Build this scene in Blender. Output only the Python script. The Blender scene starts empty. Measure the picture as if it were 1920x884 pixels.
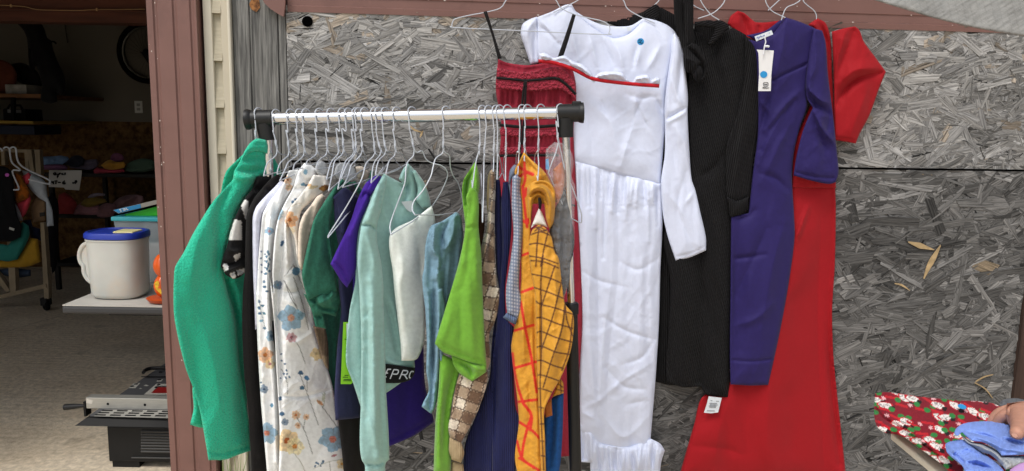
import bpy, math, random
import numpy as np
from mathutils import Vector, Matrix, noise as mnoise
from mathutils.geometry import delaunay_2d_cdt
random.seed(7)
RNG = np.random.default_rng(11)
SC = bpy.context.scene
COL = SC.collection
# ---------------------------------------------------------------- camera, sky, sun, exposure
F = 1400.0
PITCH, ROLL, YAW = math.radians(8.5), math.radians(1.0), math.radians(5.0)
CAM = np.array([0.0, 0.0, 1.55])
FW = np.array([0, math.cos(PITCH), -math.sin(PITCH)])
_r0 = np.array([1.0, 0, 0]); _u0 = np.array([0, math.sin(PITCH), math.cos(PITCH)])
RT = math.cos(ROLL) * _r0 + math.sin(ROLL) * _u0
UP = -math.sin(ROLL) * _r0 + math.cos(ROLL) * _u0
cam = bpy.data.cameras.new('camera'); camo = bpy.data.objects.new('camera', cam); COL.objects.link(camo)
cam.sensor_width = 36; cam.lens = 36 * F / 1920; cam.clip_start = .02; cam.clip_end = 2000
camo.matrix_world = Matrix(((RT[0], UP[0], -FW[0], 0), (RT[1], UP[1], -FW[1], 0), (RT[2], UP[2], -FW[2], 1.55), (0, 0, 0, 1)))
SC.camera = camo
w = bpy.data.worlds.new('World'); SC.world = w; w.use_nodes = True
nt = w.node_tree; bg = nt.nodes['Background']
sky = nt.nodes.new('ShaderNodeTexSky'); sky.sky_type = 'NISHITA'; sky.sun_disc = False
sky.sun_elevation = math.radians(58); sky.sun_rotation = math.radians(214)
sky.air_density = 1.0; sky.dust_density = 3.5; sky.ozone_density = 1.0
hs = nt.nodes.new('ShaderNodeHueSaturation'); hs.inputs['Saturation'].default_value = .38
nt.links.new(sky.outputs[0], hs.inputs['Color']); nt.links.new(hs.outputs[0], bg.inputs[0])
bg.inputs[1].default_value = .15
sl = bpy.data.lights.new('sun', 'SUN'); so = bpy.data.objects.new('sun', sl); COL.objects.link(so)
sl.energy = 1.25; sl.angle = math.radians(20); sl.color = (1, .97, .92)
_el, _az = math.radians(58), math.radians(214)     # from behind the camera, a little to its left
_sd = Vector((math.sin(_az) * math.cos(_el), math.cos(_az) * math.cos(_el), math.sin(_el)))
so.rotation_euler = (-_sd).to_track_quat('-Z', 'Y').to_euler()
SC.view_settings.view_transform = 'Standard'; SC.view_settings.look = 'None'
SC.view_settings.gamma = 1; SC.view_settings.exposure = .30
SC.cycles.max_bounces = 6; SC.cycles.diffuse_bounces = 3; SC.cycles.transparent_max_bounces = 12
try: SC.cycles.use_denoising = True
except Exception: pass
# ---------------------------------------------------------------- pixel helpers (photo pixels -> points in the place)
def rays(px, py):
    px = np.asarray(px, float); py = np.asarray(py, float)
    return FW + RT * ((px - 960) / F)[..., None] + UP * ((442 - py) / F)[..., None]
def at(px, py, Y):
    d = rays(px, py); return CAM + d * (np.asarray(Y, float) / d[..., 1])[..., None]
def atz(px, py, z):
    d = rays(px, py); return CAM + d * ((z - CAM[2]) / d[..., 2])[..., None]
TN = math.tan(YAW); W0 = 2.45
T_ = np.array([math.cos(YAW), math.sin(YAW), 0]); N_ = np.array([math.sin(YAW), -math.cos(YAW), 0])
def wdepth(px, py, off=0.0):
    d = rays(px, py); t = (W0 - off / math.cos(YAW)) / (d[..., 1] - TN * d[..., 0]); return t * d[..., 1]
def wat(px, py, off=0.0): return at(px, py, wdepth(px, py, off))
def wl(s, z, n=0.0):
    s = np.asarray(s, float); z = np.asarray(z, float); n = np.asarray(n, float)
    s, z, n = np.broadcast_arrays(s, z, n)
    return np.array([0, W0, 0]) + s[..., None] * T_ + n[..., None] * N_ + z[..., None] * np.array([0, 0, 1.0])
def wsz(px, py, off=0.0):
    p = wat(px, py, off); v = p - np.array([0, W0, 0]); return v @ T_, p[..., 2]
REG = {'A': (320, 180, 400/982), 'B': (320, 520, 400/971), 'C': (600, 180, 400/982), 'D': (600, 520, 400/971), 'E': (800, 0, 500/1473),
       'F': (840, 180, 300/829), 'G': (800, 480, 340/744), 'H': (1040, 280, 400/585), 'I': (1200, 0, 500/1105), 'J': (1200, 384, 500/884),
       'K': (1560, 0, .5), 'L': (1560, 442, .5), 'M': (0, 0, .5), 'N': (0, 442, .5), 'O': (460, 190, 200/737), 'P': (640, 190, 240/816),
       'Q': (1700, 720, 220/1186), 'R': (0, 260, 160/416), 'S': (960, 0, 380/988), 'U': (0, 0, 300/1020), 'V': (380, 280, 260/676),
       'W': (140, 360, 180/723), 'X': (100, 640, 240/870), 'Y': (360, 0, 260/884), 'T': (1380, 30, 120/663), 'a': (80, 280, 220/1389),
       'b': (680, 640, 180/995), 'Z': (0, 0, 1)}
def px_(s):
    out = []; r = REG['Z']
    for tok in s.split():
        if ':' in tok: k, tok = tok.split(':'); r = REG[k]
        x, y = tok.split(','); out.append((r[0] + float(x) * r[2], r[1] + float(y) * r[2]))
    return np.array(out)
def lin(hexs):
    h = hexs.lstrip('#'); v = [int(h[i:i+2], 16) / 255 for i in (0, 2, 4)]
    return tuple((c / 12.92 if c <= .04045 else ((c + .055) / 1.055) ** 2.4) for c in v)
# ---------------------------------------------------------------- objects
def tag(o, label=None, cat=None, group=None, kind=None):
    for k, v in (('label', label), ('category', cat), ('group', group), ('kind', kind)):
        if v: o[k] = v
    return o
def thing(name, label, cat, loc, group=None):
    o = bpy.data.objects.new(name, None); COL.objects.link(o); o.location = Vector(loc); o.empty_display_size = .05
    o['wl'] = [float(c) for c in loc]; return tag(o, label, cat, group)
def mk(name, verts, faces, mat, parent=None, smooth=True, origin=None, cols=None, uvs=None):
    verts = np.asarray(verts, float)
    org = np.array(parent['wl']) if parent is not None else (np.array(origin) if origin is not None else verts.mean(0))
    me = bpy.data.meshes.new(name); me.from_pydata((verts - org).tolist(), [], [tuple(int(i) for i in f) for f in faces]); me.update()
    if smooth: me.polygons.foreach_set('use_smooth', np.ones(len(me.polygons), bool))
    if cols is not None:
        a = me.color_attributes.new('Col', 'FLOAT_COLOR', 'POINT')
        c = np.ones((len(verts), 4)); c[:, :3] = cols; a.data.foreach_set('color', c.ravel())
    if uvs is not None:
        ul = me.uv_layers.new(name='UVMap'); li = np.zeros(len(me.loops), int); me.loops.foreach_get('vertex_index', li)
        ul.data.foreach_set('uv', np.asarray(uvs, float)[li].ravel())
    if mat: me.materials.append(mat)
    o = bpy.data.objects.new(name, me); COL.objects.link(o)
    if parent is not None:
        o.parent = parent; o['wl'] = list(map(float, org))
        root = parent
        o.location = (0, 0, 0)
    else:
        o.location = Vector(org); o['wl'] = list(map(float, org))
    return o
class MB:
    def __init__(s): s.v = []; s.f = []; s.n = 0
    def add(s, v, f):
        v = np.asarray(v, float).reshape(-1, 3); s.v.append(v); s.f += [tuple(i + s.n for i in q) for q in f]; s.n += len(v); return s
    def hexa(s, lo, hi):     # two 4-point rings
        return s.add(np.vstack([lo, hi]), [(3, 2, 1, 0), (4, 5, 6, 7)] + [(i, (i+1) % 4, 4 + (i+1) % 4, 4 + i) for i in range(4)])
    def box(s, a, b):
        x0, y0, z0 = a; x1, y1, z1 = b
        return s.hexa([(x0, y0, z0), (x1, y0, z0), (x1, y1, z0), (x0, y1, z0)], [(x0, y0, z1), (x1, y0, z1), (x1, y1, z1), (x0, y1, z1)])
    def wbox(s, s0, s1, z0, z1, n0, n1):      # n1 nearer the viewer
        return s.hexa([wl(s0, z0, n1), wl(s1, z0, n1), wl(s1, z0, n0), wl(s0, z0, n0)], [wl(s0, z1, n1), wl(s1, z1, n1), wl(s1, z1, n0), wl(s0, z1, n0)])
    def tube(s, pts, r, k=8, smooth=0, caps=True):
        p = np.asarray(pts, float)
        if smooth: p = cat_open(p, smooth)
        r = np.broadcast_to(np.asarray(r, float), (len(p),)) if np.ndim(r) == 0 or len(np.atleast_1d(r)) == len(p) else np.interp(np.linspace(0, 1, len(p)), np.linspace(0, 1, len(r)), r)
        t = np.gradient(p, axis=0); t /= np.linalg.norm(t, axis=1)[:, None] + 1e-12
        ref = np.array([0.3, .2, 1.0]); ref = ref if abs(t[0] @ ref) < .95 * np.linalg.norm(ref) else np.array([1.0, 0, 0])
        n = np.cross(t[0], ref); n /= np.linalg.norm(n); vs = []
        for i in range(len(p)):
            n = n - t[i] * (n @ t[i]); n /= np.linalg.norm(n) + 1e-12; b = np.cross(t[i], n)
            a = np.arange(k) * 2 * math.pi / k; vs.append(p[i] + r[i] * (np.cos(a)[:, None] * n + np.sin(a)[:, None] * b))
        f = [(i*k + j, i*k + (j+1) % k, (i+1)*k + (j+1) % k, (i+1)*k + j) for i in range(len(p) - 1) for j in range(k)]
        if caps: f += [tuple(range(k))[::-1], tuple((len(p)-1)*k + j for j in range(k))]
        return s.add(np.vstack(vs), f)
    def lathe(s, c, prof, k=24, axis=None, sx=1, sy=1, power=2):
        c = np.asarray(c, float); vs = []
        a = np.arange(k) * 2 * math.pi / k
        ca = np.sign(np.cos(a)) * np.abs(np.cos(a)) ** (2 / power); sa = np.sign(np.sin(a)) * np.abs(np.sin(a)) ** (2 / power)
        ax = np.array([0, 0, 1.0]) if axis is None else np.asarray(axis, float) / np.linalg.norm(axis)
        u = np.array([1.0, 0, 0]) if abs(ax[2]) > .9 else np.cross([0, 0, 1.0], ax); u = u - ax * (u @ ax); u /= np.linalg.norm(u); v = np.cross(ax, u)
        for r, h in prof: vs.append(c + ax * h + r * (ca[:, None] * u * sx + sa[:, None] * v * sy))
        m = len(prof)
        f = [(i*k + j, i*k + (j+1) % k, (i+1)*k + (j+1) % k, (i+1)*k + j) for i in range(m - 1) for j in range(k)]
        f += [tuple(range(k))[::-1], tuple((m-1)*k + j for j in range(k))]
        return s.add(np.vstack(vs), f)
    def prism(s, outline, Y, th):     # a traced outline at its own distance, extruded straight back
        p = px_(outline) if isinstance(outline, str) else np.asarray(outline)
        Yv = Y(p[:, 0], p[:, 1]) if callable(Y) else np.full(len(p), Y)
        a = at(p[:, 0], p[:, 1], Yv); b = a + np.array([0, th, 0]); n = len(p)
        ar = np.sum(p[:, 0] * np.roll(p[:, 1], -1) - np.roll(p[:, 0], -1) * p[:, 1])
        f = [tuple(range(n)), tuple(range(2*n - 1, n - 1, -1))] + [(i, n + i, n + (i+1) % n, (i+1) % n) for i in range(n)]
        if ar > 0: f = [q[::-1] for q in f]
        return s.add(np.vstack([a, b]), f)
    def build(s, name, mat, parent=None, smooth=False, origin=None, bevel=0, auto=True):
        o = mk(name, np.vstack(s.v), s.f, mat, parent, smooth, origin)
        if bevel:
            m = o.modifiers.new('bevel', 'BEVEL'); m.width = bevel; m.segments = 2; m.limit_method = 'ANGLE'; m.angle_limit = math.radians(40)
        if smooth and auto:
            me = o.data
            me.set_sharp_from_angle(angle=math.radians(42))
        return o
def cat_open(p, n):
    p = np.asarray(p, float); q = np.vstack([2*p[0] - p[1], p, 2*p[-1] - p[-2]]); out = []
    for i in range(1, len(q) - 2):
        for t in np.arange(n) / n:
            out.append(.5 * ((2*q[i]) + (-q[i-1] + q[i+1])*t + (2*q[i-1] - 5*q[i] + 4*q[i+1] - q[i+2])*t*t + (-q[i-1] + 3*q[i] - 3*q[i+1] + q[i+2])*t**3))
    out.append(q[-2]); return np.array(out)
# ---------------------------------------------------------------- noise in numpy
def _h(ix, iy, s): 
    n = (ix * 374761393 + iy * 668265263 + s * 974711) & 0x7fffffff
    n = ((n ^ (n >> 13)) * 1274126177) & 0x7fffffff
    return ((n ^ (n >> 16)) & 0xffff) / 65535.0
def vn(x, y, s=0):
    x = np.asarray(x, float) + 1000; y = np.asarray(y, float) + 1000
    ix = np.floor(x).astype(np.int64); iy = np.floor(y).astype(np.int64); fx = x - ix; fy = y - iy
    fx = fx*fx*fx*(fx*(fx*6 - 15) + 10); fy = fy*fy*fy*(fy*(fy*6 - 15) + 10)
    return ((_h(ix, iy, s)*(1-fx) + _h(ix+1, iy, s)*fx)*(1-fy) + (_h(ix, iy+1, s)*(1-fx) + _h(ix+1, iy+1, s)*fx)*fy) * 2 - 1
def fbm(x, y, s=0, o=3): return sum(vn(x * 2**i, y * 2**i, s + i*17) * .5**i for i in range(o))
def ridge(x, y, s=0, o=2): return sum((1 - 2*np.abs(vn(x * 2**i, y * 2**i, s + i*31))) * .5**i for i in range(o))
# ---------------------------------------------------------------- materials
MATS = {}
def mat(name, col=(.5, .5, .5), rough=.8, attr=False, bump=(), var=0.0, vscale=3.0, metal=0.0, sheen=0.0, spec=.4, coords='Object', stretch=None, alpha=1.0,
        trans=0.0, ior=1.45, emis=None, col2=None, col2scale=2.0, contrast=(.4, .6), sss=0.0, coat=0.0):
    if name in MATS: return MATS[name]
    m = bpy.data.materials.new(name); m.use_nodes = True; n = m.node_tree.nodes; L = m.node_tree.links
    b = n['Principled BSDF']
    if isinstance(col, str): col = lin(col)
    if isinstance(col2, str): col2 = lin(col2)
    b.inputs['Base Color'].default_value = (*col, 1); b.inputs['Roughness'].default_value = rough; b.inputs['Metallic'].default_value = metal
    b.inputs['Specular IOR Level'].default_value = spec; b.inputs['Sheen Weight'].default_value = sheen; b.inputs['Sheen Roughness'].default_value = .5
    b.inputs['Alpha'].default_value = alpha; b.inputs['Transmission Weight'].default_value = trans; b.inputs['IOR'].default_value = ior
    b.inputs['Subsurface Weight'].default_value = sss; b.inputs['Subsurface Radius'].default_value = (.01, .005, .003); b.inputs['Coat Weight'].default_value = coat
    tc = n.new('ShaderNodeTexCoord'); co = tc.outputs[coords]
    if stretch:
        mp = n.new('ShaderNodeMapping'); mp.inputs['Scale'].default_value = stretch; L.new(co, mp.inputs[0]); cs = mp.outputs[0]
    else: cs = co
    src = None
    if attr:
        a = n.new('ShaderNodeAttribute'); a.attribute_name = 'Col'; src = a.outputs['Color']
    if col2 is not None:
        t = n.new('ShaderNodeTexNoise'); t.inputs['Scale'].default_value = col2scale; t.inputs['Detail'].default_value = 8; t.inputs['Roughness'].default_value = .65; L.new(cs, t.inputs['Vector'])
        r = n.new('ShaderNodeMapRange'); r.inputs[1].default_value, r.inputs[2].default_value = contrast; L.new(t.outputs[0], r.inputs[0])
        mx = n.new('ShaderNodeMix'); mx.data_type = 'RGBA'; L.new(r.outputs[0], mx.inputs[0]); mx.inputs[6].default_value = (*col, 1); mx.inputs[7].default_value = (*col2, 1)
        if src: L.new(src, mx.inputs[6])
        src = mx.outputs[2]
    if var:
        t = n.new('ShaderNodeTexNoise'); t.inputs['Scale'].default_value = vscale; t.inputs['Detail'].default_value = 5; L.new(cs, t.inputs['Vector'])
        r = n.new('ShaderNodeMapRange'); r.inputs[1].default_value, r.inputs[2].default_value = .3, .7; r.inputs[3].default_value, r.inputs[4].default_value = 1 - var, 1 + var; L.new(t.outputs[0], r.inputs[0])
        mx = n.new('ShaderNodeMix'); mx.data_type = 'RGBA'; mx.blend_type = 'MULTIPLY'; mx.inputs[0].default_value = 1
        if src: L.new(src, mx.inputs[6])
        else: mx.inputs[6].default_value = (*col, 1)
        L.new(r.outputs[0], mx.inputs[7]); src = mx.outputs[2]
    if src: L.new(src, b.inputs['Base Color'])
    prev = None
    for kind, sc, st, dist in bump:
        if kind.startswith('wave'):
            t = n.new('ShaderNodeTexWave'); t.bands_direction = kind[4]; t.inputs['Scale'].default_value = sc; t.inputs['Distortion'].default_value = .6; t.inputs['Detail'].default_value = 1; L.new(cs, t.inputs['Vector']); h = t.outputs[1]
        elif kind == 'vor':
            t = n.new('ShaderNodeTexVoronoi'); t.inputs['Scale'].default_value = sc; L.new(cs, t.inputs['Vector']); h = t.outputs[0]
        else:
            t = n.new('ShaderNodeTexNoise'); t.inputs['Scale'].default_value = sc; t.inputs['Detail'].default_value = 4; L.new(cs, t.inputs['Vector']); h = t.outputs[0]
        bp = n.new('ShaderNodeBump'); bp.inputs['Strength'].default_value = st; bp.inputs['Distance'].default_value = dist; L.new(h, bp.inputs['Height'])
        if prev: L.new(prev, bp.inputs['Normal'])
        prev = bp.outputs[0]
    if prev: L.new(prev, b.inputs['Normal'])
    if emis: b.inputs['Emission Color'].default_value = (*emis[0], 1); b.inputs['Emission Strength'].default_value = emis[1]
    MATS[name] = m; return m
def cm(name, col='#888888', rough=.9, kind='plain', attr=False, sheen=.04, spec=.25, var=.07, bs=1.0):
    b = {'plain': [('noise', 45, .25*bs, .002), ('noise', 5, .25*bs, .008)],
         'fleece': [('noise', 26, .8*bs, .006), ('noise', 70, .5*bs, .003)],
         'knit': [('waveX', 11, .4*bs, .002), ('noise', 60, .3, .002)],
         'rib': [('waveX', 8.0, .6*bs, .004), ('noise', 60, .2, .001)],
         'ribd': [('waveX', 3.6, .9*bs, .006), ('noise', 60, .2, .001)],
         'satin': [('noise', 4, .35*bs, .012), ('noise', 12, .2*bs, .004)],
         'denim': [('waveD', 14, .3, .001), ('noise', 40, .5*bs, .003), ('noise', 7, .3, .006)],
         'waffle': [('waveX', 4.0, .9, .006), ('waveY', 4.0, .9, .006)],
         'twill': [('waveD', 20, .25, .001), ('noise', 50, .3*bs, .002), ('noise', 6, .25, .006)],
         'lace': [('vor', 22, 1.0, .008), ('noise', 50, .6, .004)]}[kind]
    if 'waveD' in [x[0] for x in b]: b = [(('waveD'.replace('D', 'D'), ) + x[1:]) if x[0] == 'waveD' else x for x in b]
    b = [('waveDIAGONAL',) + x[1:] if x[0] == 'waveD' else x for x in b]
    b = [(('wave' + 'X') if x[0] == 'waveDIAGONAL' else x[0],) + x[1:] for x in b]
    return mat(name, col, rough, attr, b, var=var, vscale=30 if kind == 'fleece' else 14, sheen=sheen, spec=spec, coords='UV')
# ---------------------------------------------------------------- cloth: outline + own depth + thickness + folds
def smooth_outline(p, res):
    n = len(p); tang = np.zeros_like(p)
    for i in range(n):
        a = p[i] - p[i-1]; b = p[(i+1) % n] - p[i]; la, lb = np.linalg.norm(a) + 1e-9, np.linalg.norm(b) + 1e-9
        cs = (a @ b) / (la * lb)
        if cs > .70: tang[i] = (a / la + b / lb); tang[i] /= np.linalg.norm(tang[i]) * 1.25
    out = []
    for i in range(n):
        p0, p1 = p[i], p[(i+1) % n]; d = np.linalg.norm(p1 - p0)
        if d < 1e-6: continue
        k = max(1, int(round(d / res))); m0 = tang[i] * d; m1 = tang[(i+1) % n] * d; ch = p1 - p0
        if not tang[i].any(): m0 = ch
        if not tang[(i+1) % n].any(): m1 = ch
        for t in np.arange(k) / k:
            out.append((2*t**3 - 3*t*t + 1)*p0 + (t**3 - 2*t*t + t)*m0 + (-2*t**3 + 3*t*t)*p1 + (t**3 - t*t)*m1)
    return np.array(out)
def seg_dist(P, A, B):
    out = np.full(len(P), 1e9); AB = B - A; l2 = (AB**2).sum(1) + 1e-12
    for c in range(0, len(P), 2000):
        q = P[c:c+2000]; t = np.clip(((q[:, None] - A) * AB).sum(2) / l2, 0, 1); out[c:c+2000] = np.sqrt((((A + t[..., None]*AB) - q[:, None])**2).sum(2).min(1))
    return out
def inside(P, poly):
    A = poly; B = np.roll(poly, -1, 0); out = np.zeros(len(P), bool)
    for c in range(0, len(P), 4000):
        x = P[c:c+4000, 0][:, None]; y = P[c:c+4000, 1][:, None]
        cr = ((A[:, 1] > y) != (B[:, 1] > y)); xi = A[:, 0] + (y - A[:, 1]) / (B[:, 1] - A[:, 1] + 1e-12) * (B[:, 0] - A[:, 0])
        out[c:c+4000] = (cr & (x < xi)).sum(1) % 2 == 1
    return out
CL_N = [0]; BF = .42; AF = 1.8
def cloth(name, m, outline, Y, parent=None, T=.012, back=.012, rim=9, folds=(), dr=(4, 26, 260), cr=(1.0, 30), res=5.0, color=None, bulge=0.0, origin=None, seed=None, hemdamp=7, rot=0.0, smoothit=True):
    """folds: 'x,y x,y' region string, width px, height mm (negative = groove).  dr: drape height mm, wavelength across, along.  cr: crinkle mm, wavelength."""
    if T > .006: bulge = bulge + T * BF; T = .0045; rim = min(rim, 5)
    res = res * .78
    CL_N[0] += 1; sd = CL_N[0] * 7 if seed is None else seed
    p = px_(outline) if isinstance(outline, str) else np.asarray(outline, float)
    b = smooth_outline(p, res) if smoothit else p
    if np.sum(b[:, 0] * np.roll(b[:, 1], -1) - np.roll(b[:, 0], -1) * b[:, 1]) > 0: b = b[::-1]
    lo, hi = b.min(0), b.max(0)
    gx = np.arange(lo[0], hi[0], res); gy = np.arange(lo[1], hi[1], res * .866)
    X, Yg = np.meshgrid(gx, gy); X = X + (np.arange(len(gy)) % 2)[:, None] * res / 2
    G = np.stack([X.ravel(), Yg.ravel()], 1) + RNG.uniform(-.08, .08, (X.size, 2)) * res
    A, B = b, np.roll(b, -1, 0)
    G = G[inside(G, b)]
    if len(G): G = G[seg_dist(G, A, B) > res * .55]
    pts = np.vstack([b, G]); nb = len(b)
    vs, _, fs, _, _, _ = delaunay_2d_cdt([Vector((x, -y)) for x, y in pts], [(i, (i+1) % nb) for i in range(nb)], [], 1, 1e-5)
    P = np.array([(v[0], -v[1]) for v in vs]); d = seg_dist(P, A, B); x, y = P[:, 0], P[:, 1]
    onb = d < 1e-2
    prof = np.sqrt(np.clip(1 - (1 - np.minimum(d / rim, 1))**2, 0, 1))
    damp = np.clip(d / hemdamp, 0, 1); damp = damp * damp * (3 - 2 * damp)
    ca, sa = math.cos(math.radians(rot)), math.sin(math.radians(rot)); xr, yr = x*ca + y*sa, -x*sa + y*ca
    h = np.zeros(len(P)); AMP = 1.45
    if dr and dr[0]:
        wx = fbm(xr / 150, yr / 150, sd + 3) * dr[1] * .5
        h += dr[0] * (.7 * vn((xr + wx) / dr[1], yr / dr[2], sd) + .3 * vn((xr + wx) / (dr[1] * .45), yr / (dr[2] * .6), sd + 5))
    if cr and cr[0]:
        q = fbm(x / 90, y / 90, sd + 9) * 22
        am = np.clip(.35 + vn(x / 120, y / 120, sd + 40), 0, 1.3)
        h += cr[0] * am * (ridge((x*.8 + y*.6 + q) / (cr[1] * .8), (-x*.6 + y*.8) / (cr[1] * 2.2), sd + 11) + .7 * ridge((x*.7 - y*.7 - q) / (cr[1] * .8), (x*.7 + y*.7) / (cr[1] * 2), sd + 12))
    for fo in folds:
        q = px_(fo[0]); wd, am = fo[1], fo[2]
        q = cat_open(q, 6) if len(q) > 2 else np.array([q[0] + (q[1] - q[0]) * t for t in np.linspace(0, 1, 9)])
        best = np.full(len(P), 1e9); tt = np.zeros(len(P)); nseg = len(q) - 1
        for i in range(nseg):
            ab = q[i+1] - q[i]; t = np.clip(((P - q[i]) @ ab) / (ab @ ab + 1e-9), 0, 1); dd = np.hypot(*(q[i] + t[:, None]*ab - P).T)
            mm = dd < best; best[mm] = dd[mm]; tt[mm] = ((i + t) / nseg)[mm]
        taper = np.sin(np.clip(tt, .06, .94) * math.pi) ** .5 if len(fo) < 4 else 1.0
        h += AF * am * (.5 * np.exp(-(best / wd)**2) + .5 * np.exp(-best / (wd * .55))) * taper
    BU = 0.0
    if bulge:
        dm = d.max(); ds = np.minimum(d / min(dm, 38), 1); BU = bulge * (1 - (1 - ds)**2) * (.9 + .1 * vn(x / 40, y / 60, sd + 70))
    base = Y(x, y) if callable(Y) else np.full(len(P), float(Y))
    Df = base - T * prof - BU - h * .001 * damp * AMP
    Db = base + back * prof - np.minimum(h, 0) * 0
    Db = np.maximum(Db, Df + .0015 * (~onb))
    vf = at(x, y, np.where(onb, base, Df)); vb = at(x, y, Db)
    ids = np.arange(len(P)); bi = ids.copy(); inn = np.where(~onb)[0]; bi[inn] = len(P) + np.arange(len(inn))
    V = np.vstack([vf, vb[inn]]); ff = [tuple(f) for f in fs]; F_ = ff + [tuple(int(bi[i]) for i in f[::-1]) for f in ff if not all(onb[i] for i in f)]
    uv = np.stack([xr, -yr], 1) * .01; uv = np.vstack([uv, uv[inn]])
    cols = None
    if color is not None:
        c = color(x, y); cols = np.vstack([c, c[inn]])
    return mk(name, V, F_, m, parent, True, origin, cols, uv)
def lp(xa, Ya, xb, Yb): return lambda x, y: Ya + (Yb - Ya) * (np.asarray(x) - xa) / (xb - xa)
def hk(hx, off=0.0, sl=.0014): return lambda x, y: np.clip(1.85 + sl * (np.asarray(x) - hx), 1.52, 2.14) + off
def wd(off): return lambda x, y: wdepth(x, y, off + .014)
def zpl(z): return lambda x, y: atz(x, y, z)[..., 1]
def strip(a, wdt):     # px polyline -> thin outline
    q = px_(a) if isinstance(a, str) else np.asarray(a); q = cat_open(q, 4) if len(q) > 2 else q
    t = np.gradient(q, axis=0); t /= np.linalg.norm(t, axis=1)[:, None]; n = np.stack([-t[:, 1], t[:, 0]], 1) * wdt / 2
    return np.vstack([q + n, (q - n)[::-1]])
def ell(cx, cy, rx, ry, k=20, rot=0.0):
    a = np.arange(k) * 2 * math.pi / k; c, s = math.cos(rot), math.sin(rot); X, Y = rx*np.cos(a), ry*np.sin(a)
    return np.stack([cx + X*c - Y*s, cy + X*s + Y*c], 1)
# ---------------------------------------------------------------- setting: ground and the garage
CONC = mat('concrete', '#dccfb9', .9, bump=[('noise', 90, .35, .004), ('noise', 14, .35, .01), ('waveY', 6, .15, .004)], col2='#c6b69e', col2scale=1.6, contrast=(.35, .65), var=.22, vscale=38)
g = MB(); N = 24
g.add([(-400, -400, 0), (400, -400, 0), (400, 600, 0), (-400, 600, 0)], [(0, 1, 2, 3)])
GND = g.build('ground', CONC); tag(GND, kind='structure')
_n = CONC.node_tree.nodes; _l = CONC.node_tree.links; _b = _n['Principled BSDF']; _src = _b.inputs['Base Color'].links[0].from_socket
_tc = _n.new('ShaderNodeTexCoord'); _cur = _src
for _sc, _lo, _hi, _dk in ((1.1, .54, .68, .78), (4.5, .62, .70, .78)):      # oil stains and damp patches
    _t = _n.new('ShaderNodeTexNoise'); _t.inputs['Scale'].default_value = _sc; _t.inputs['Detail'].default_value = 6; _l.new(_tc.outputs['Object'], _t.inputs['Vector'])
    _r = _n.new('ShaderNodeMapRange'); _r.inputs[1].default_value = _lo; _r.inputs[2].default_value = _hi; _r.inputs[3].default_value = 1; _r.inputs[4].default_value = _dk; _l.new(_t.outputs[0], _r.inputs[0])
    _m = _n.new('ShaderNodeMix'); _m.data_type = 'RGBA'; _m.blend_type = 'MULTIPLY'; _m.inputs[0].default_value = 1; _l.new(_cur, _m.inputs[6]); _l.new(_r.outputs[0], _m.inputs[7]); _cur = _m.outputs[2]
_v = _n.new('ShaderNodeTexVoronoi'); _v.feature = 'DISTANCE_TO_EDGE'; _v.inputs['Scale'].default_value = .23; _w = _n.new('ShaderNodeTexNoise'); _w.inputs['Scale'].default_value = 3; _w.inputs['Detail'].default_value = 6; _l.new(_tc.outputs['Object'], _w.inputs['Vector'])
_a = _n.new('ShaderNodeMix'); _a.data_type = 'RGBA'; _a.inputs[0].default_value = .12; _l.new(_tc.outputs['Object'], _a.inputs[6]); _l.new(_w.outputs[1], _a.inputs[7]); _l.new(_a.outputs[2], _v.inputs['Vector'])
_r = _n.new('ShaderNodeMapRange'); _r.inputs[1].default_value = .0; _r.inputs[2].default_value = .0016; _r.inputs[3].default_value = .62; _r.inputs[4].default_value = 1; _l.new(_v.outputs[0], _r.inputs[0])
_m = _n.new('ShaderNodeMix'); _m.data_type = 'RGBA'; _m.blend_type = 'MULTIPLY'; _m.inputs[0].default_value = 1; _l.new(_cur, _m.inputs[6]); _l.new(_r.outputs[0], _m.inputs[7]); _l.new(_m.outputs[2], _b.inputs['Base Color'])

def S(px, py, off=0): return float(wsz(np.array(px), np.array(py), off)[0])
def Zw(px, py, off=0): return float(wsz(np.array(px), np.array(py), off)[1])
zseam = (Zw(545, 303) + Zw(1900, 319)) / 2
zfas = (Zw(540, 24) + Zw(1850, 62)) / 2
s_post0, s_post1 = S(297, 442, .055), S(391, 442, .03)
s_t0, s_t1, s_t2, s_t3, s_end = S(391, 442), S(398, 300), S(426, 290), S(446, 290), S(541, 200)
s_plank = S(1904, 640)
garage = thing('garage', 'garage faced with weathered particle board, beige siding and brown metal trim', 'building', (0, W0, 0))
BROWN = mat('brown_metal', '#76564f', .42, spec=.45, var=.06, vscale=9, bump=[('noise', 12, .06, .01)], col2='#5f4540', col2scale=5, contrast=(.55, .8))
CHIP = mat('chipped_paint', '#c9bdb4', .7)
VINYL = mat('beige_vinyl', '#beb6a3', .55, spec=.35, var=.04, vscale=5)
SIDE = mat('beige_siding', '#b5ad98', .6, spec=.3, bump=[('noise', 6, .5, .004)], stretch=(1.2, 1.2, 26), var=.07, vscale=3)
TRIMW = mat('cream_vinyl', '#cbc5b4', .5, spec=.35)
GREYW = mat('grey_wood', '#4e4e4d', .95, spec=.12, stretch=(70, 70, 3.0), col2='#8f8e8a', col2scale=1.3, contrast=(.36, .74), var=.28, vscale=4, bump=[('noise', 2, .7, .004), ('noise', 6, .5, .002)])
DARK = mat('dark_gap', '#14110f', 1, spec=.05)
ZT = 2.9
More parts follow.
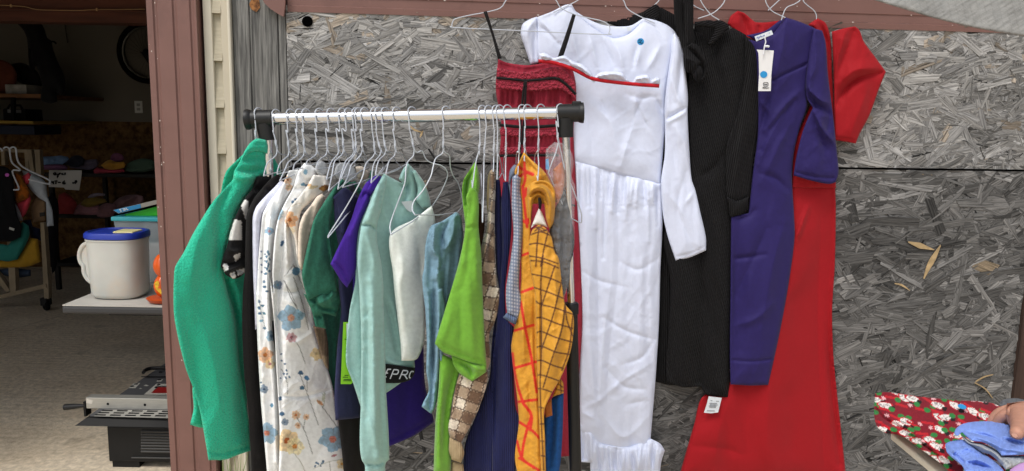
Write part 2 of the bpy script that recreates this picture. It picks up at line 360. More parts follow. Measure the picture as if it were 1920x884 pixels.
# brown jamb with pressed grooves
b = MB(); gs = [S(312, 442, .055), S(347, 442, .055), S(378, 442, .055)]
prof = [(s_post0, -.16), (s_post0, .055)]
for q in gs: prof += [(q - .007, .055), (q - .003, .0505), (q + .003, .0505), (q + .007, .055)]
prof += [(s_post1, .055), (s_post1, -.16)]
n = len(prof); lo = [wl(a, 0, c) for a, c in prof]; hi = [wl(a, ZT, c) for a, c in prof]
b.add(np.vstack([lo, hi]), [(i, i+1, n+i+1, n+i) for i in range(n-1)] + [(n-1, 0, n, 2*n-1), tuple(range(n-1, -1, -1)), tuple(range(n, 2*n))])
post = b.build('door_post', BROWN, garage)
b = MB()
for i in range(22):     # flecks where the paint is chipped to the metal
    ss = random.choice([s_post0 + .004, gs[0], random.uniform(s_post0, s_post1)]) + random.gauss(0, .004); zz = random.uniform(.7, 2.0)
    if s_post0 + .002 < ss < s_post1 - .004:
        r = random.uniform(.0006, .0019); k = 6; a = [(ss + r*math.cos(t)*random.uniform(.6, 1.3), zz + r*1.5*math.sin(t)*random.uniform(.6, 1.3)) for t in np.arange(k)*2*math.pi/k]
        b.add([wl(x, z, .0556) for x, z in a], [tuple(range(k))])
tag(b.build('paint_chips', CHIP, post), kind='stuff')
# lap siding between two vinyl trims
MB().wbox(s_post1 + .004, s_t1 - .0, 0, ZT, -.1, .0).build('corner_channel', DARK, garage)
MB().wbox(s_t1 - .004, s_t1 + .022, 0, ZT, -.1, .022).build('siding_trim', TRIMW, garage, bevel=.003)
b = MB(); zl = Zw(405, 115); dz = abs(Zw(405, 115) - Zw(410, 288)) / 2
for k in range(-12, 10):
    z0 = zl + k*dz; z1 = z0 + dz
    if z1 < 0 or z0 > ZT: continue
    z0 = max(z0, 0)
    b.hexa([wl(s_t1 + .02, z0, .019), wl(s_t2 + .002, z0, .019), wl(s_t2 + .002, z0, -.05), wl(s_t1 + .02, z0, -.05)], [wl(s_t1 + .02, z1, .001), wl(s_t2 + .002, z1, .001), wl(s_t2 + .002, z1, -.05), wl(s_t1 + .02, z1, -.05)])
b.build('lap_siding', SIDE, garage)
MB().wbox(s_t2, s_t2 + .022, 0, ZT, -.1, .016).build('siding_trim', VINYL, garage, bevel=.003)
MB().wbox(s_t2 + .0225, s_t3, 0, ZT, -.1, .03).build('siding_trim', TRIMW, garage, bevel=.004)
# weathered post board, cupped with three plank ridges
b = MB(); w3 = s_end - s_t3 - .004
pr = [(0, -.08), (0, .012), (.30, .014), (.32, .009), (.34, .013), (.84, .012), (.855, .004), (.87, .010), (1, .009), (1, -.08)]
n = len(pr); P0 = [(s_t3 + .003 + a*w3, c) for a, c in pr]
b.add(np.vstack([[wl(a, 0, c) for a, c in P0], [wl(a, ZT, c) for a, c in P0]]), [(i, i+1, n+i+1, n+i) for i in range(n-1)])
gb = b.build('weathered_board', GREYW, garage)
kn = MB(); kc = wsz(np.array(478.), np.array(9.), .013)
for r, zz in ((.016, .0),): kn.add([wl(float(kc[0]) + r*math.cos(t)*random.uniform(.8, 1.1), float(kc[1]) + r*1.5*math.sin(t)*random.uniform(.8, 1.1), .0155) for t in np.arange(14)*2*math.pi/14], [tuple(range(14))])
kn.build('knot', mat('fresh_wood', '#9a6a3f', .9, col2='#5b3a22', col2scale=60), gb)
# brown fascia along the top of the boards (folded metal profile)
b = MB(); pr = [(0, .0), (0, .016), (.018, .017), (.020, .0135), (.046, .014), (.048, .017), (.40, .022), (.40, -.02)]
s0, s1 = S(541, 20), s_plank + 1.0; n = len(pr)
b.add(np.vstack([[wl(s0, zfas + a, c) for a, c in pr], [wl(s1, zfas + a, c) for a, c in pr]]), [(i, n+i, n+i+1, i+1) for i in range(n-1)] + [tuple(range(n)), tuple(range(2*n-1, n-1, -1))])
b.build('fascia_trim', BROWN, garage)
bq = MB()
for i in range(16):
    ss = random.uniform(s0 + .1, s1 - 1.1); zz = zfas + random.choice([.019, .047, random.uniform(.005, .09)]); r = random.uniform(.0006, .002); k = 6
    bq.add([wl(ss + r*2.2*math.cos(t)*random.uniform(.5, 1.3), zz + r*math.sin(t), .0215) for t in np.arange(k)*2*math.pi/k], [tuple(range(k))])
tag(bq.build('paint_chips', CHIP, garage), kind='stuff')
fl = px_('Y:425,-60 460,20 500,58 545,88 582,108 590,60 598,-60'); b = MB()
b.prism(fl, lambda x, y: wdepth(x, y, .04), .012); b.build('trim_flap', BROWN, garage)
# ---- flake boards
FLK = bpy.data.materials.new('flake_board'); FLK.use_nodes = True; n_ = FLK.node_tree.nodes; L_ = FLK.node_tree.links; pb = n_['Principled BSDF']
pb.inputs['Roughness'].default_value = .92; pb.inputs['Specular IOR Level'].default_value = .18
a_ = n_.new('ShaderNodeAttribute'); a_.attribute_name = 'Col'; uvn = n_.new('ShaderNodeTexCoord'); mp = n_.new('ShaderNodeMapping'); mp.inputs['Scale'].default_value = (8, 190, 1)
L_.new(uvn.outputs['UV'], mp.inputs[0]); tn = n_.new('ShaderNodeTexNoise'); tn.inputs['Scale'].default_value = 1; tn.inputs['Detail'].default_value = 5; tn.inputs['Roughness'].default_value = .7; L_.new(mp.outputs[0], tn.inputs['Vector'])
mr = n_.new('ShaderNodeMapRange'); mr.inputs[1].default_value = .3; mr.inputs[2].default_value = .7; mr.inputs[3].default_value = .15; mr.inputs[4].default_value = 1.85; L_.new(tn.outputs[0], mr.inputs[0])
mx = n_.new('ShaderNodeMix'); mx.data_type = 'RGBA'; mx.blend_type = 'MULTIPLY'; mx.inputs[0].default_value = 1; L_.new(a_.outputs['Color'], mx.inputs[6]); L_.new(mr.outputs[0], mx.inputs[7]); L_.new(mx.outputs[2], pb.inputs['Base Color'])
bp = n_.new('ShaderNodeBump'); bp.inputs['Strength'].default_value = .8; bp.inputs['Distance'].default_value = .003; L_.new(tn.outputs[0], bp.inputs['Height']); L_.new(bp.outputs[0], pb.inputs['Normal'])
def flakes(name, sA, sB, zA, zB, cnt, tone, n0, seed, hole=None, big=1.0):
    R = np.random.default_rng(seed); V = []; Fc = []; C = []; U = []; k = 0
    for i in range(cnt):
        small = R.random() < (.5 if big == 1.0 else .42)
        Lh = (R.lognormal(-3.15, .45) if small else R.lognormal(-2.45, .38)) * big
        wf = Lh * (R.uniform(.02, .09) if small else R.uniform(.10, .32)) ; wf = min(wf, .034 * big)
        th = R.normal(.10, .42) if R.random() < .70 else R.uniform(-1.57, 1.57)
        s = R.uniform(sA, sB); z = R.uniform(zA, zB)
        if hole and math.hypot(s - hole[0], z - hole[1]) < hole[2] + .003: continue
        c, sn = math.cos(th), math.sin(th); m = 5
        u = np.linspace(-.5, .5, m) * Lh; wj = wf/2 * (1 + R.normal(0, .12, (m, 2)))
        e0, e1 = R.uniform(.1, 1, 2) if small else R.uniform(.5, 1.05, 2); wj[0] *= e0; wj[-1] *= e1
        up = np.stack([u + R.normal(0, .02, m)*Lh, wj[:, 0]], 1); dn = np.stack([u + R.normal(0, .02, m)*Lh, -wj[:, 1]], 1)
        up[0, 0] -= R.uniform(-.05, .09)*Lh; dn[0, 0] -= R.uniform(-.05, .09)*Lh; up[-1, 0] += R.uniform(-.05, .09)*Lh; dn[-1, 0] += R.uniform(-.05, .09)*Lh
        q = np.vstack([up, dn]); tu, tv = R.normal(0, .012), R.normal(0, .062)
        off = n0 + R.uniform(0.0005, .0052) + q[:, 0]*tu + q[:, 1]*tv + .002*R.normal()*(q[:, 0]/Lh)**2*4*R.random()
        ss = s + q[:, 0]*c - q[:, 1]*sn; zz = z + q[:, 0]*sn + q[:, 1]*c
        ss = np.clip(ss, sA, sB); zz = np.clip(zz, zA, zB)
        if hole and (np.hypot(ss - hole[0], zz - hole[1]) < hole[2]).any(): continue
        V.append(wl(ss, zz, np.maximum(off, n0)))
        for j in range(m-1): Fc.append((k+m+j, k+m+j+1, k+j+1, k+j))
        C.append(np.tile(np.full(3, .02) if (small and R.random() < .12) else tone(s, z, R) * (1.25 if small and R.random() < .3 else 1), (2*m, 1))); U.append(q + R.uniform(0, 5, 2)); k += 2*m
    bb = MB().wbox(sA, sB, zA, zB, n0 - .02, n0)
    V.append(np.vstack(bb.v)); Fc += [tuple(i + k for i in f) for f in bb.f]; C.append(np.full((8, 3), .03)); U.append(np.zeros((8, 2)))
    return mk(name, np.vstack(V), Fc, FLK, garage, False, None, np.vstack(C), np.vstack(U))
hs_, hz_ = wsz(np.array(577.), np.array(41.), .01); hs_, hz_ = float(hs_), float(hz_); hr = .0165
def small_ok(R): return R.random() < .7
def tone_up(s, z, R):
    t = min(1, max(0, (z - zseam) / (zfas - zseam)))
    v = max(.06, R.normal(.200 + .05*t, .050) * (1 + .22*float(fbm(s*3.1, z*4.2, 61)) + .12*float(fbm(s*11, z*15, 62)))) * (1.0 if R.random() < .9 else .6)
    wm = np.array([1, .98, .94]) if R.random() < .6 else np.array([1, .99, .97])
    if R.random() < .02 + .14*max(0, t - .85)*6: wm = np.array([1.08, .93, .76])
    return v * wm
def tone_lo(s, z, R):
    v = max(.025, R.normal(.125, .034) * (1 + .25*float(fbm(s*3.1, z*4.2, 63)) + .12*float(fbm(s*11, z*15, 64)))) * (1.0 if R.random() < .88 else .6)
    if R.random() < .07: v *= 1.6
    wm = np.array([1, .98, .95])
    if R.random() < .012 and small_ok(R): wm = np.array([1.12, .88, .6]); v = R.uniform(.18, .30)
    return v * wm
up = flakes('particle_board', s_end + .002, s_plank, zseam + .0035, zfas + .02, 11500, tone_up, .008, 5, (hs_, hz_, hr))
lo = flakes('particle_board', s_end + .002, s_plank, .05, zseam - .0035, 15000, tone_lo, .004, 6, None, 1.3)
MB().wbox(s_end - .002, s_plank, .05, zfas + .02, -.06, -.024).build('backing', DARK, garage)
b = MB(); b.lathe(wl(hs_, hz_, .0150), [(hr, 0), (hr, .0016), (hr*.9, .0016)], 24, axis=N_); b.build('drilled_hole', mat('hole_black', '#050505', 1, spec=0), up)
# a few fresh yellow splinters standing off the lower board
SPL = mat('fresh_splinter', '#a8916c', .9, stretch=(1, 1, 1), var=.3, vscale=40)
for a in ('L:345,162 362,120 388,72 408,36', 'L:286,24 330,38 384,54', 'L:236,180 262,186 292,206', 'L:540,548 572,530 605,522', 'L:536,552 575,575 603,610', 'P:440,160 470,185 520,200', 'P:520,190 508,215 502,232'):
    q = cat_open(px_(a), 3); wv = np.interp(np.linspace(0, 1, len(q)), [0, .5, 1], [1.0, random.uniform(1.2, 2.6) if 'L:345' not in a and 'L:286' not in a else 5.5, .6])
    t = np.gradient(q, axis=0); t /= np.linalg.norm(t, axis=1)[:, None]; nn = np.stack([-t[:, 1], t[:, 0]], 1)*wv[:, None]
    o2 = np.vstack([q + nn, (q - nn)[::-1]]); MB().prism(o2, lambda x, y: wdepth(x, y, .014), .002).build('loose_splinter', SPL, lo)

# brown plank at the far end and wall beyond
PLK = mat('brown_plank', '#3d2e27', .9, stretch=(20, 20, 1.2), var=.35, vscale=5, bump=[('noise', 6, .5, .005)])
MB().wbox(s_plank + .002, s_plank + .19, 0, zfas - .002, -.06, .02).build('end_plank', PLK, garage)
MB().wbox(s_plank + .192, s_plank + 1.0, 0, zfas - .002, -.06, .012).build('end_board', GREYW, garage)
# ---- garage inside
YB = 7.6
zwain = float(at(190., 228., YB)[2])
DRY = mat('drywall', '#6f6a61', .95, spec=.1, var=.05, vscale=1)
OSBI = mat('inner_board', '#6f5433', .9, spec=.15, col2='#432c18', col2scale=14, contrast=(.4, .62), var=.2, vscale=30)
WOODD = mat('dark_beam', '#4a2618', .8, stretch=(1, 8, 8), var=.3, vscale=3, bump=[('noise', 3, .4, .006)])
XL, XR = -6.4, 3.2
MB().box((XL, YB, 0.001), (XR, YB + .1, 2.9)).build('back_drywall', DRY, garage)
MB().box((XL, YB - .012, 0.001), (XR, YB - .001, zwain)).build('back_wainscot', OSBI, garage)
MB().box((XL - .1, 1.6, 0.001), (XL, YB + .1, 2.9)).build('side_wall', DRY, garage)
MB().box((XR, 2.75, 0.001), (XR + .1, YB + .1, 2.9)).build('side_wall', DRY, garage)
MB().box((XL - .1, 2.2, 2.9), (XR + .1, YB + .1, 3.0)).build('ceiling', mat('ceiling_board', '#6e675d', .95), garage)
YH = 4.6; zh = float(at(140., 42., YH)[2])
xj = float(wl(s_post0, 0, 0)[0])
MB().box((XL, YH, zh), (XR, YH + .13, 2.898)).build('header_beam', WOODD, garage)
MB().box((XL, YH - .02, zh + .06), (XR, YH - .001, zh + .07)).build('beam_ledge', WOODD, garage)
MB().wbox(S(-1160, 100), s_post0 - .001, 2.6, 2.897, -.12, .03).build('door_fascia', BROWN, garage)
MB().wbox(S(-2200, 100), S(-1150, 100), 0.001, 2.897, -.12, .03).build('front_wall', SIDE, garage)
MB().wbox(s_plank + .19, s_plank + 2.2, .001, 2.897, -.12, .004).build('front_wall', SIDE, garage)
MB().wbox(s_post0 + .02, s_plank + .19, zfas + .3, 2.897, -.3, -.021).build('front_wall', SIDE, garage)
MB().wbox(s_post0 + .02, s_end, .001, 2.897, -.14, -.101).build('inner_sheathing', OSBI, garage)
b = MB(); q = px_('U:-10,34 70,38 160,45 230,62 330,66 500,68 618,62 760,62 925,60'); b.tube(at(q[:, 0], q[:, 1], YH - .022), .0022, 5, smooth=3)
for cx, cy in ((70, 38), (618, 62)): pp = px_('U:%d,%d' % (cx, cy))[0]; b.lathe(at(pp[0], pp[1], YH - .022), [(.006, -.008), (.006, .008)], 8)
tag(b.build('string', mat('string', '#9a7a55', .9)), 'thin pale string strung along the dark beam over the garage opening', 'string')
b = MB(); q = px_('U:412,130 416,170 424,230 430,275'); b.tube(at(q[:, 0], q[:, 1], YB - .02), .004, 6, smooth=3); tag(b.build('cable', mat('cable_black', '#0c0a0a', .8)), 'dark cable hanging down the grey garage back wall', 'cable')
ot = thing('wall_outlet', 'white outlet plate on the garage back wall', 'outlet', at(260., 201., YB - .004))
c_ = at(260., 201., YB - .004); WPL = mat('white_plastic', '#c9c9c4', .5)
MB().box(c_ + [-.04, -.003, -.06], c_ + [.04, .003, .06]).build('plate', WPL, ot, bevel=.002)
for dz in (-.022, .022): MB().box(c_ + [-.016, -.006, dz - .013], c_ + [.016, -.0035, dz + .013]).build('socket', mat('grey_plastic', '#8f8f8a', .5), ot)
# ---- tarp overhead
TARP = mat('grey_tarp', '#8f9290', .7, spec=.3, bump=[('waveX', 30, .25, .002), ('waveZ', 30, .25, .002)], var=.15, vscale=60)
def tarp_col(x, y):
    a = (x*.52 + y*.86); c = (x*.97 - y*.25); l = np.minimum(np.abs((a / 9.3) % 1 - .5), np.abs((c / 13.0) % 1 - .5) * 1.4)
    v = .27 + .03*fbm(x/60, y/60, 4) - .05*np.exp(-(l/.07)**2) - .05*np.exp(-(np.abs((a/61) % 1 - .5)/.02)**2) + .05*vn(a/3, c/14, 3)
    return np.stack([v, v*1.02, v*1.0], 1)
TM = cm('tarp', '#999999', .75, 'plain', attr=True, var=.04, sheen=0)
tp = cloth('tarp', TM, 'K:135,-6 270,35 380,68 560,110 720,137 1000,190 1000,-170 100,-170', lp(1640, 1.98, 2000, 1.75), None, T=.002, back=.003, rim=4, dr=(3, 90, 120), cr=(.5, 50), res=3.0, color=tarp_col, rot=25)
tag(tp, 'grey woven tarp sagging across the top corner above the particle board', 'tarp')
# ---- grass at the foot of the jamb
b = MB()
for i in range(16):
    x0, y0 = random.uniform(418, 462), 1040; p0 = wat(np.array(x0), np.array(y0), .06); p0[2] = .004
    tip = wat(np.array(random.uniform(408, 470)), np.array(random.uniform(842, 900)), .10); mid = (p0 + tip)/2 + np.array([random.uniform(-.01, .01), -.01, .05])
    b.tube([p0, mid, tip], [.0022, .0026, .0004], 4, smooth=4)
gt = b.build('grass', mat('grass_green', '#6f8a3e', .7, var=.3, vscale=9)); tag(gt, 'thin green grass growing at the foot of the siding', 'grass', kind='stuff')
# ---------------------------------------------------------------- things inside the garage
BLK = mat('black_plastic', '#101011', .5, spec=.4); BLKM = mat('black_matte', '#0b0b0c', .9, spec=.15)
# bicycle wheel hung on the back wall
bw = thing('bicycle_wheel', 'bicycle wheel with black tyre hung on the dark back wall', 'wheel', at(277., 99., YB - .05))
c0 = at(277., 99., YB - .05); R0 = float(np.linalg.norm(at(224., 99., YB - .05) - c0)); aa = np.linspace(0, 2*math.pi, 49)
ring = lambda r, dy=0: c0 + np.stack([r*np.cos(aa), np.full(49, dy), r*np.sin(aa)], 1)
MB().tube(ring(R0), .026, 8, caps=False).build('tyre', BLKM, bw, True)
MB().tube(ring(R0 - .035), .012, 6, caps=False).build('rim', mat('dull_alloy', '#77756f', .4, metal=.7), bw, True)
MB().lathe(c0 + [0, -.04, 0], [(.02, 0), (.035, .005), (.02, .01), (.02, .07), (.035, .075), (.02, .08)], 14, axis=(0, 1, 0)).build('hub', BLK, bw, True)
b = MB()
for i in range(28):
    a = i * 2*math.pi/28; b.tube([c0 + [.03*math.cos(a + .9), -.02, .03*math.sin(a + .9)], c0 + [(R0-.04)*math.cos(a), 0, (R0-.04)*math.sin(a)]], .0012, 4)
b.build('spokes', mat('spoke_steel', '#55534f', .4, metal=.8), bw)
MB().prism('U:890,330 905,345 940,400 980,440 980,415 935,345 920,332', YB - .14, .03).build('fork', BLK, bw)
# black bag hanging from the ceiling
gb_ = cloth('hanging_bag', cm('bag_black', '#08080b', .8, 'twill'), 'U:60,95 110,100 160,112 230,125 262,150 285,190 300,240 330,262 335,300 350,350 375,410 405,470 418,540 412,580 395,612 360,585 365,650 330,660 270,650 258,620 270,560 250,470 230,420 205,480 190,440 178,310 170,240 150,195 110,150', 6.4, None, T=.14, back=.14, rim=60, dr=(14, 50, 120), cr=(4, 40), res=5)
tag(gb_, 'long black bag hanging aslant from the garage ceiling', 'bag')
b = MB(); q = px_('U:300,250 320,265 345,268 358,280'); b.tube(at(q[:, 0], q[:, 1], 6.24), .008, 6, smooth=3); b.build('strap', BLKM, gb_); b = MB(); q = px_('U:190,310 188,360 196,420 205,470'); b.tube(at(q[:, 0], q[:, 1], 6.24), .008, 6, smooth=3)
b.build('strap', BLKM, gb_)
MB().box(at(20., 18., 6.3) + [-.1, 0, .1], at(40., 10., 6.5) + [.2, .1, .2]).build('ceiling_hook', BLKM, gb_)
# wall shelf and clutter
SHW = mat('shelf_wood', '#6b4a30', .9, var=.3, vscale=8)
sh = thing('wall_shelf', 'wooden wall shelf of two boards on dark brackets beside the hanging bag', 'shelf', at(20., 180., 7.0))
def board(yA, yB_, x1, nm, m_):
    z1 = float(at(20., yA, 6.6)[2]); z0 = float(at(20., yB_, 6.6)[2]); xr = float(at(x1, yA, 6.6)[0]); MB().box((XL + .02, 6.6, z0), (xr, YB - .01, z1)).build(nm, m_, sh); return z1
zs1 = board(176., 183., 78., 'shelf_board', SHW); zs2 = board(227., 232., 62., 'shelf_board', mat('yellow_board', '#8a6f2c', .8))
b = MB(); 
b.prism('U:68,622 88,622 88,770 68,770', 6.62, .03); b.build('bracket', BLKM, sh)
MB().prism('U:-60,622 -42,622 -42,770 -60,770', 6.62, .03).build('bracket', BLKM, sh)
def inbox(px0, py0, px1, py1, Y, dp, name, label, cat, m_, group=None):
    a = at(px0, py1, Y); c = at(px1, py0, Y); o = MB().box((a[0], Y, a[2]), (c[0], Y + dp, c[2])).build(name, m_, None, bevel=.006); return tag(o, label, cat, group)
inbox(10., 159., 49., 176., 6.7, .25, 'cardboard_box', 'small grey white box on the upper board of the wall shelf', 'box', mat('grey_card', '#8f8c86', .9, var=.3, vscale=14))
tag(cloth('duffel_bag', cm('duffel_brown', '#5a2f22', .9, 'twill'), 'Z:-30,118 0,112 22,122 32,140 30,158 20,176 -30,176', 6.8, None, T=.1, back=.1, rim=20, dr=(10, 20, 30)), 'reddish brown cloth bag on the upper shelf board', 'bag')
tag(cloth('dark_jacket', cm('bag_black2', '#151114', .9), 'Z:16,122 40,118 70,135 80,160 72,178 52,178 48,160 30,150', 7.0, None, T=.09, back=.1, rim=20, dr=(14, 20, 30)), 'dark crumpled jacket on the upper shelf board beside the white box', 'jacket')
tc_ = thing('tool_case', 'black tool case on the lower yellow board of the wall shelf', 'tool case', at(26., 215., 6.7))
a = at(6., 227., 6.7); c = at(47., 205., 6.7); MB().box((a[0], 6.7, a[2]), (c[0], 6.95, c[2])).build('body', BLKM, tc_, bevel=.01)
q = px_('Z:14,205 18,198 38,198 42,205'); MB().tube(at(q[:, 0], q[:, 1], 6.8), .01, 6).build('handle', BLKM, tc_)
a = at(27., 209., 6.695); MB().box(a + [-.06, -.003, -.015], a + [.06, .003, .015]).build('badge', mat('grey_badge', '#606060', .6), tc_)
inbox(-20., 236., 64., 252., 6.7, .4, 'storage_crate', 'dark blue crate below the yellow shelf board', 'crate', mat('dark_blue_crate', '#141a2c', .7))
# clothes shelving along the back wall
st = thing('clothes_shelving', 'dark metal shelving under folded clothes along the back wall', 'shelving', at(180., 400., 6.2))
zA = float(at(190., 326., 6.55)[2]); zB = float(at(190., 404., 6.55)[2]); xA, xB = float(at(82., 326., 6.55)[0]), 1.2
DKM = mat('dark_steel', '#15120f', .7)
for z in (zA, zB, .25): MB().box((xA, 6.55, z - .03), (xB, 7.5, z)).build('shelf_board', DKM, st)
for x in (xA + .02, -.55, xB - .05):
    for y in (6.57, 7.44): MB().box((x, y, 0.002), (x + .035, y + .035, zA - .031)).build('post', DKM, st)
def pile(pts, col, label, Y=6.1, T=.05, name='folded_clothes', kind='plain'):
    Y += .55; o = cloth(name, cm('pile_' + col.strip('#'), tuple(min(.8, c*2.0) for c in lin(col)), .95, kind), pts, Y, None, T=T, back=.22, rim=14, dr=(24, 26, 8), cr=(12, 13), res=3.2)
    return tag(o, label, 'clothes', 'folded clothes on the back shelves')
pile('a:-60,100 20,88 120,85 210,78 300,92 315,130 290,165 200,190 60,200 -60,190', '#4f6480', 'pale blue folded clothes on the upper back shelf above the paper sign')
pile('a:-40,195 60,182 200,180 262,190 300,210 290,245 200,250 60,245 -40,240', '#5a3c55', 'mauve folded clothes under the pale blue pile above the sign', 6.06)
pile('a:240,180 300,130 340,90 400,72 460,85 500,125 480,190 420,210 330,205', '#0f1018', 'black crumpled clothes on the upper back shelf beside the pale blue pile', 6.04)
pile('a:470,140 540,125 640,120 665,160 650,200 560,245 430,235 320,225 310,205 420,200', '#3a3540', 'dark clothes with a grey edge between the black and the yellow piles', 6.08)
pile('a:600,250 640,215 690,225 800,240 960,240 975,268 860,282 700,290 640,300 605,285', '#6d2430', 'red and pink folded clothes under the mustard yellow pile', 6.02)
pile('a:690,190 740,150 800,125 860,150 960,150 985,185 960,225 850,245 740,235', '#7d5a20', 'mustard yellow folded clothes on the upper back shelf', 6.0)
pile('a:810,80 840,50 890,45 950,75 970,120 930,150 860,150 800,125', '#4c2c3c', 'plum shirt heaped on top of the mustard yellow pile', 6.1)
pile('a:975,260 1000,170 1090,130 1180,110 1300,130 1340,170 1330,240 1220,270 1080,275', '#2c3a30', 'dark green patterned clothes at the end of the upper back shelf by the brown jamb', 6.06)
pile('a:180,640 190,540 260,510 340,560 400,640 420,720 380,775 260,785 190,770', '#5a1d1e', 'dark red clothes on the lower back shelf beside the sheer shirt', 6.05)
pile('a:360,780 400,680 470,620 560,640 660,660 700,740 620,790 460,795', '#6a4a50', 'dusty pink clothes on the lower back shelf beside the dark red pile', 6.02)
pile('a:440,660 500,590 600,575 740,590 760,625 660,660 540,690', '#57481f', 'olive shirt lying on the dusty pink clothes', 6.0)
pile('a:530,570 570,535 660,518 740,530 735,552 640,560 560,585', '#5f5760', 'pale grey shirt topmost on the lower back shelf pile', 6.08)
pile('a:640,770 660,690 740,640 860,650 880,720 830,790 720,810 640,800', '#654a4e', 'crumpled rosy clothes in the middle of the lower back shelf', 6.0)
pile('a:830,640 900,580 990,545 1130,540 1190,560 1200,620 1120,660 960,690 860,740 850,690', '#5a4548', 'faded pinkish clothes at the far end of the lower back shelf', 6.05)
# paper sign
sg = thing('paper_sign', 'white handwritten paper sign hanging from the upper clothes shelf', 'sign', at(122., 338., 6.52))
sheet = px_('a:75,250 465,252 452,370 432,488 270,478 250,455 72,448'); MB().prism(sheet, 6.52, .002).build('sheet', mat('sign_paper', '#b9b6b0', .9), sg)
for s_ in ('a:160,285 140,280 128,292 140,306 158,302 158,292 145,292', 'a:178,290 180,305 178,325 170,335', 'a:196,305 198,288 210,284', 'a:222,286 222,302', 'a:232,284 238,302 246,300', 'a:272,284 256,286 268,296 256,304',
           'a:112,378 108,396 132,396', 'a:128,378 128,416', 'a:142,378 172,376', 'a:157,378 156,414', 'a:182,394 210,394', 'a:262,376 240,392 238,408 256,414 268,402 244,398', 'a:360,390 362,412', 'a:352,400 376,398', 'a:386,412 386,376 402,378 400,392 388,394'):
    q = px_(s_); MB().tube(at(q[:, 0], q[:, 1], 6.516), .006, 5, smooth=2).build('handwriting', mat('marker_ink', '#0d0d12', .8), sg)
# wheeled wooden clothes cart
cart = thing('clothes_cart', 'pale wooden clothes rack on black casters', 'clothes rack', atz(60., 580., 0.0))
PINE = mat('pale_pine', '#8f8069', .85, var=.2, vscale=10, bump=[('noise', 30, .2, .003)])
Yc = float(atz(85., 584., 0.0)[1])
for nm, o_, y_ in (('post', 'R:196,410 214,410 236,715 237,782 214,782 206,600', Yc), ('post', 'R:34,490 66,490 78,750 48,756 42,650', Yc), ('post', 'R:168,56 192,56 200,175 176,175', Yc + .5), ('post', 'R:130,56 152,56 166,160 146,160', Yc + .5), ('post', 'R:118,62 134,62 140,150 124,150', Yc + .55),
                   ('post', 'R:5,60 20,60 24,130 8,130', Yc + .5), ('top_rail', 'R:-60,52 190,55 190,70 -60,66', Yc + .54), ('bottom_rail', 'R:-120,785 -20,768 222,708 226,728 10,780 -120,810', Yc - .01), ('brace', 'R:-30,640 0,672 48,742 30,750 -10,700 -40,668', Yc + .02)):
    MB().prism(o_, y_, .045).build(nm, PINE, cart)
cs = thing  # caster
cc = at(85., 574., Yc + .02); cr_ = .044; cc[2] = cr_ + .002
cpart = MB().box(cc + [-.02, -.03, .0], cc + [.03, .04, .06]).build('caster', BLK, cart)
MB().lathe(cc + [0, -.018, -.0], [(.03, 0), (max(cr_, .03) - .004, .004), (max(cr_, .03), .012), (max(cr_, .03) - .004, .032), (.03, .036)], 18, axis=(.7, 1, 0)).build('caster_wheel', BLKM, cpart, True)
def small(name, o_, col, label, cat, Y, kind='plain', T=.05, dr=(12, 24, 80), color=None, back=.06, **k):
    m_ = cm('s_' + col.strip('#') + kind, tuple(min(.8, c*1.5) for c in lin(col)), .9, kind, attr=color is not None)
    o = cloth(name, m_, o_, Y, None, T=T, back=back, rim=12, dr=dr, cr=(4, 20), res=3.0, color=color, **k); return tag(o, label, cat, 'clothes on the wooden cart')
blk = small('black_dress', 'R:-60,120 10,135 30,140 60,165 68,230 70,300 85,380 105,430 100,480 60,500 -60,500', '#0b0b0e', 'black sleeveless dress with a pink dot sticker on the wooden cart', 'dress', Yc - .12)
MB().prism(ell(34*160/416, 260 + 178*160/416, 3.6, 3.2), Yc - .20, .004).build('sticker', mat('pink_dot', '#c25cc0', .6), blk)
MB().prism('R:46,432 70,440 66,450 44,442', Yc - .20, .004).build('care_label', WPL, blk)
def orr(x, y): return np.where((fbm(x/8, y/8, 3) > .05)[:, None], np.array(lin('#a55a18')), np.array(lin('#7d4a16')))
small('orange_shirt', 'R:70,165 100,180 125,220 143,260 140,290 110,305 85,318 66,300 72,240', '#a55a18', 'orange brown patterned shirt between the black dress and the red top', 'shirt', Yc - .06, color=orr)
small('coral_blouse', 'R:100,190 140,165 155,180 150,210 130,228 150,300 145,320 125,370 108,385 90,340 72,310 110,300', '#b03a48', 'coral red top under the orange brown shirt on the cart', 'top', Yc - .02)
small('pale_blouse', 'R:70,300 85,320 110,385 112,400 90,400 68,385', '#a9a3ac', 'pale lilac blouse hem below the orange shirt', 'blouse', Yc + .02)
small('sheer_shirt', 'R:108,155 150,165 190,185 222,215 232,280 255,350 262,425 228,430 224,310 190,290 150,250 125,215', '#8f969e', 'pale grey sheer long sleeved shirt on the cart', 'shirt', Yc + .0)
kp = small('khaki_bag', 'R:152,330 175,290 215,300 222,320 222,400 160,410', '#6b5640', 'khaki cloth bag with a black clasp hanging on the cart', 'bag', Yc + .06)
MB().prism('R:192,362 214,360 216,378 194,382', Yc - .02, .01).build('clasp', BLK, kp)
small('teal_shirt', 'R:-20,510 40,520 62,490 80,440 110,405 140,425 144,470 120,530 85,590 40,600 -20,590', '#23645c', 'teal shirt hanging low on the wooden cart', 'shirt', Yc - .04)
small('gold_satin_skirt', 'R:-20,600 40,590 85,580 120,530 150,485 185,490 200,600 140,625 60,630 -20,630', '#8a6a1e', 'shiny gold satin skirt at the bottom of the cart', 'skirt', Yc - .0, kind='satin')
small('navy_cloth', 'R:110,400 150,395 160,430 195,440 200,500 150,480 140,440', '#141a30', 'navy cloth between the teal shirt and the khaki bag', 'clothes', Yc + .1)
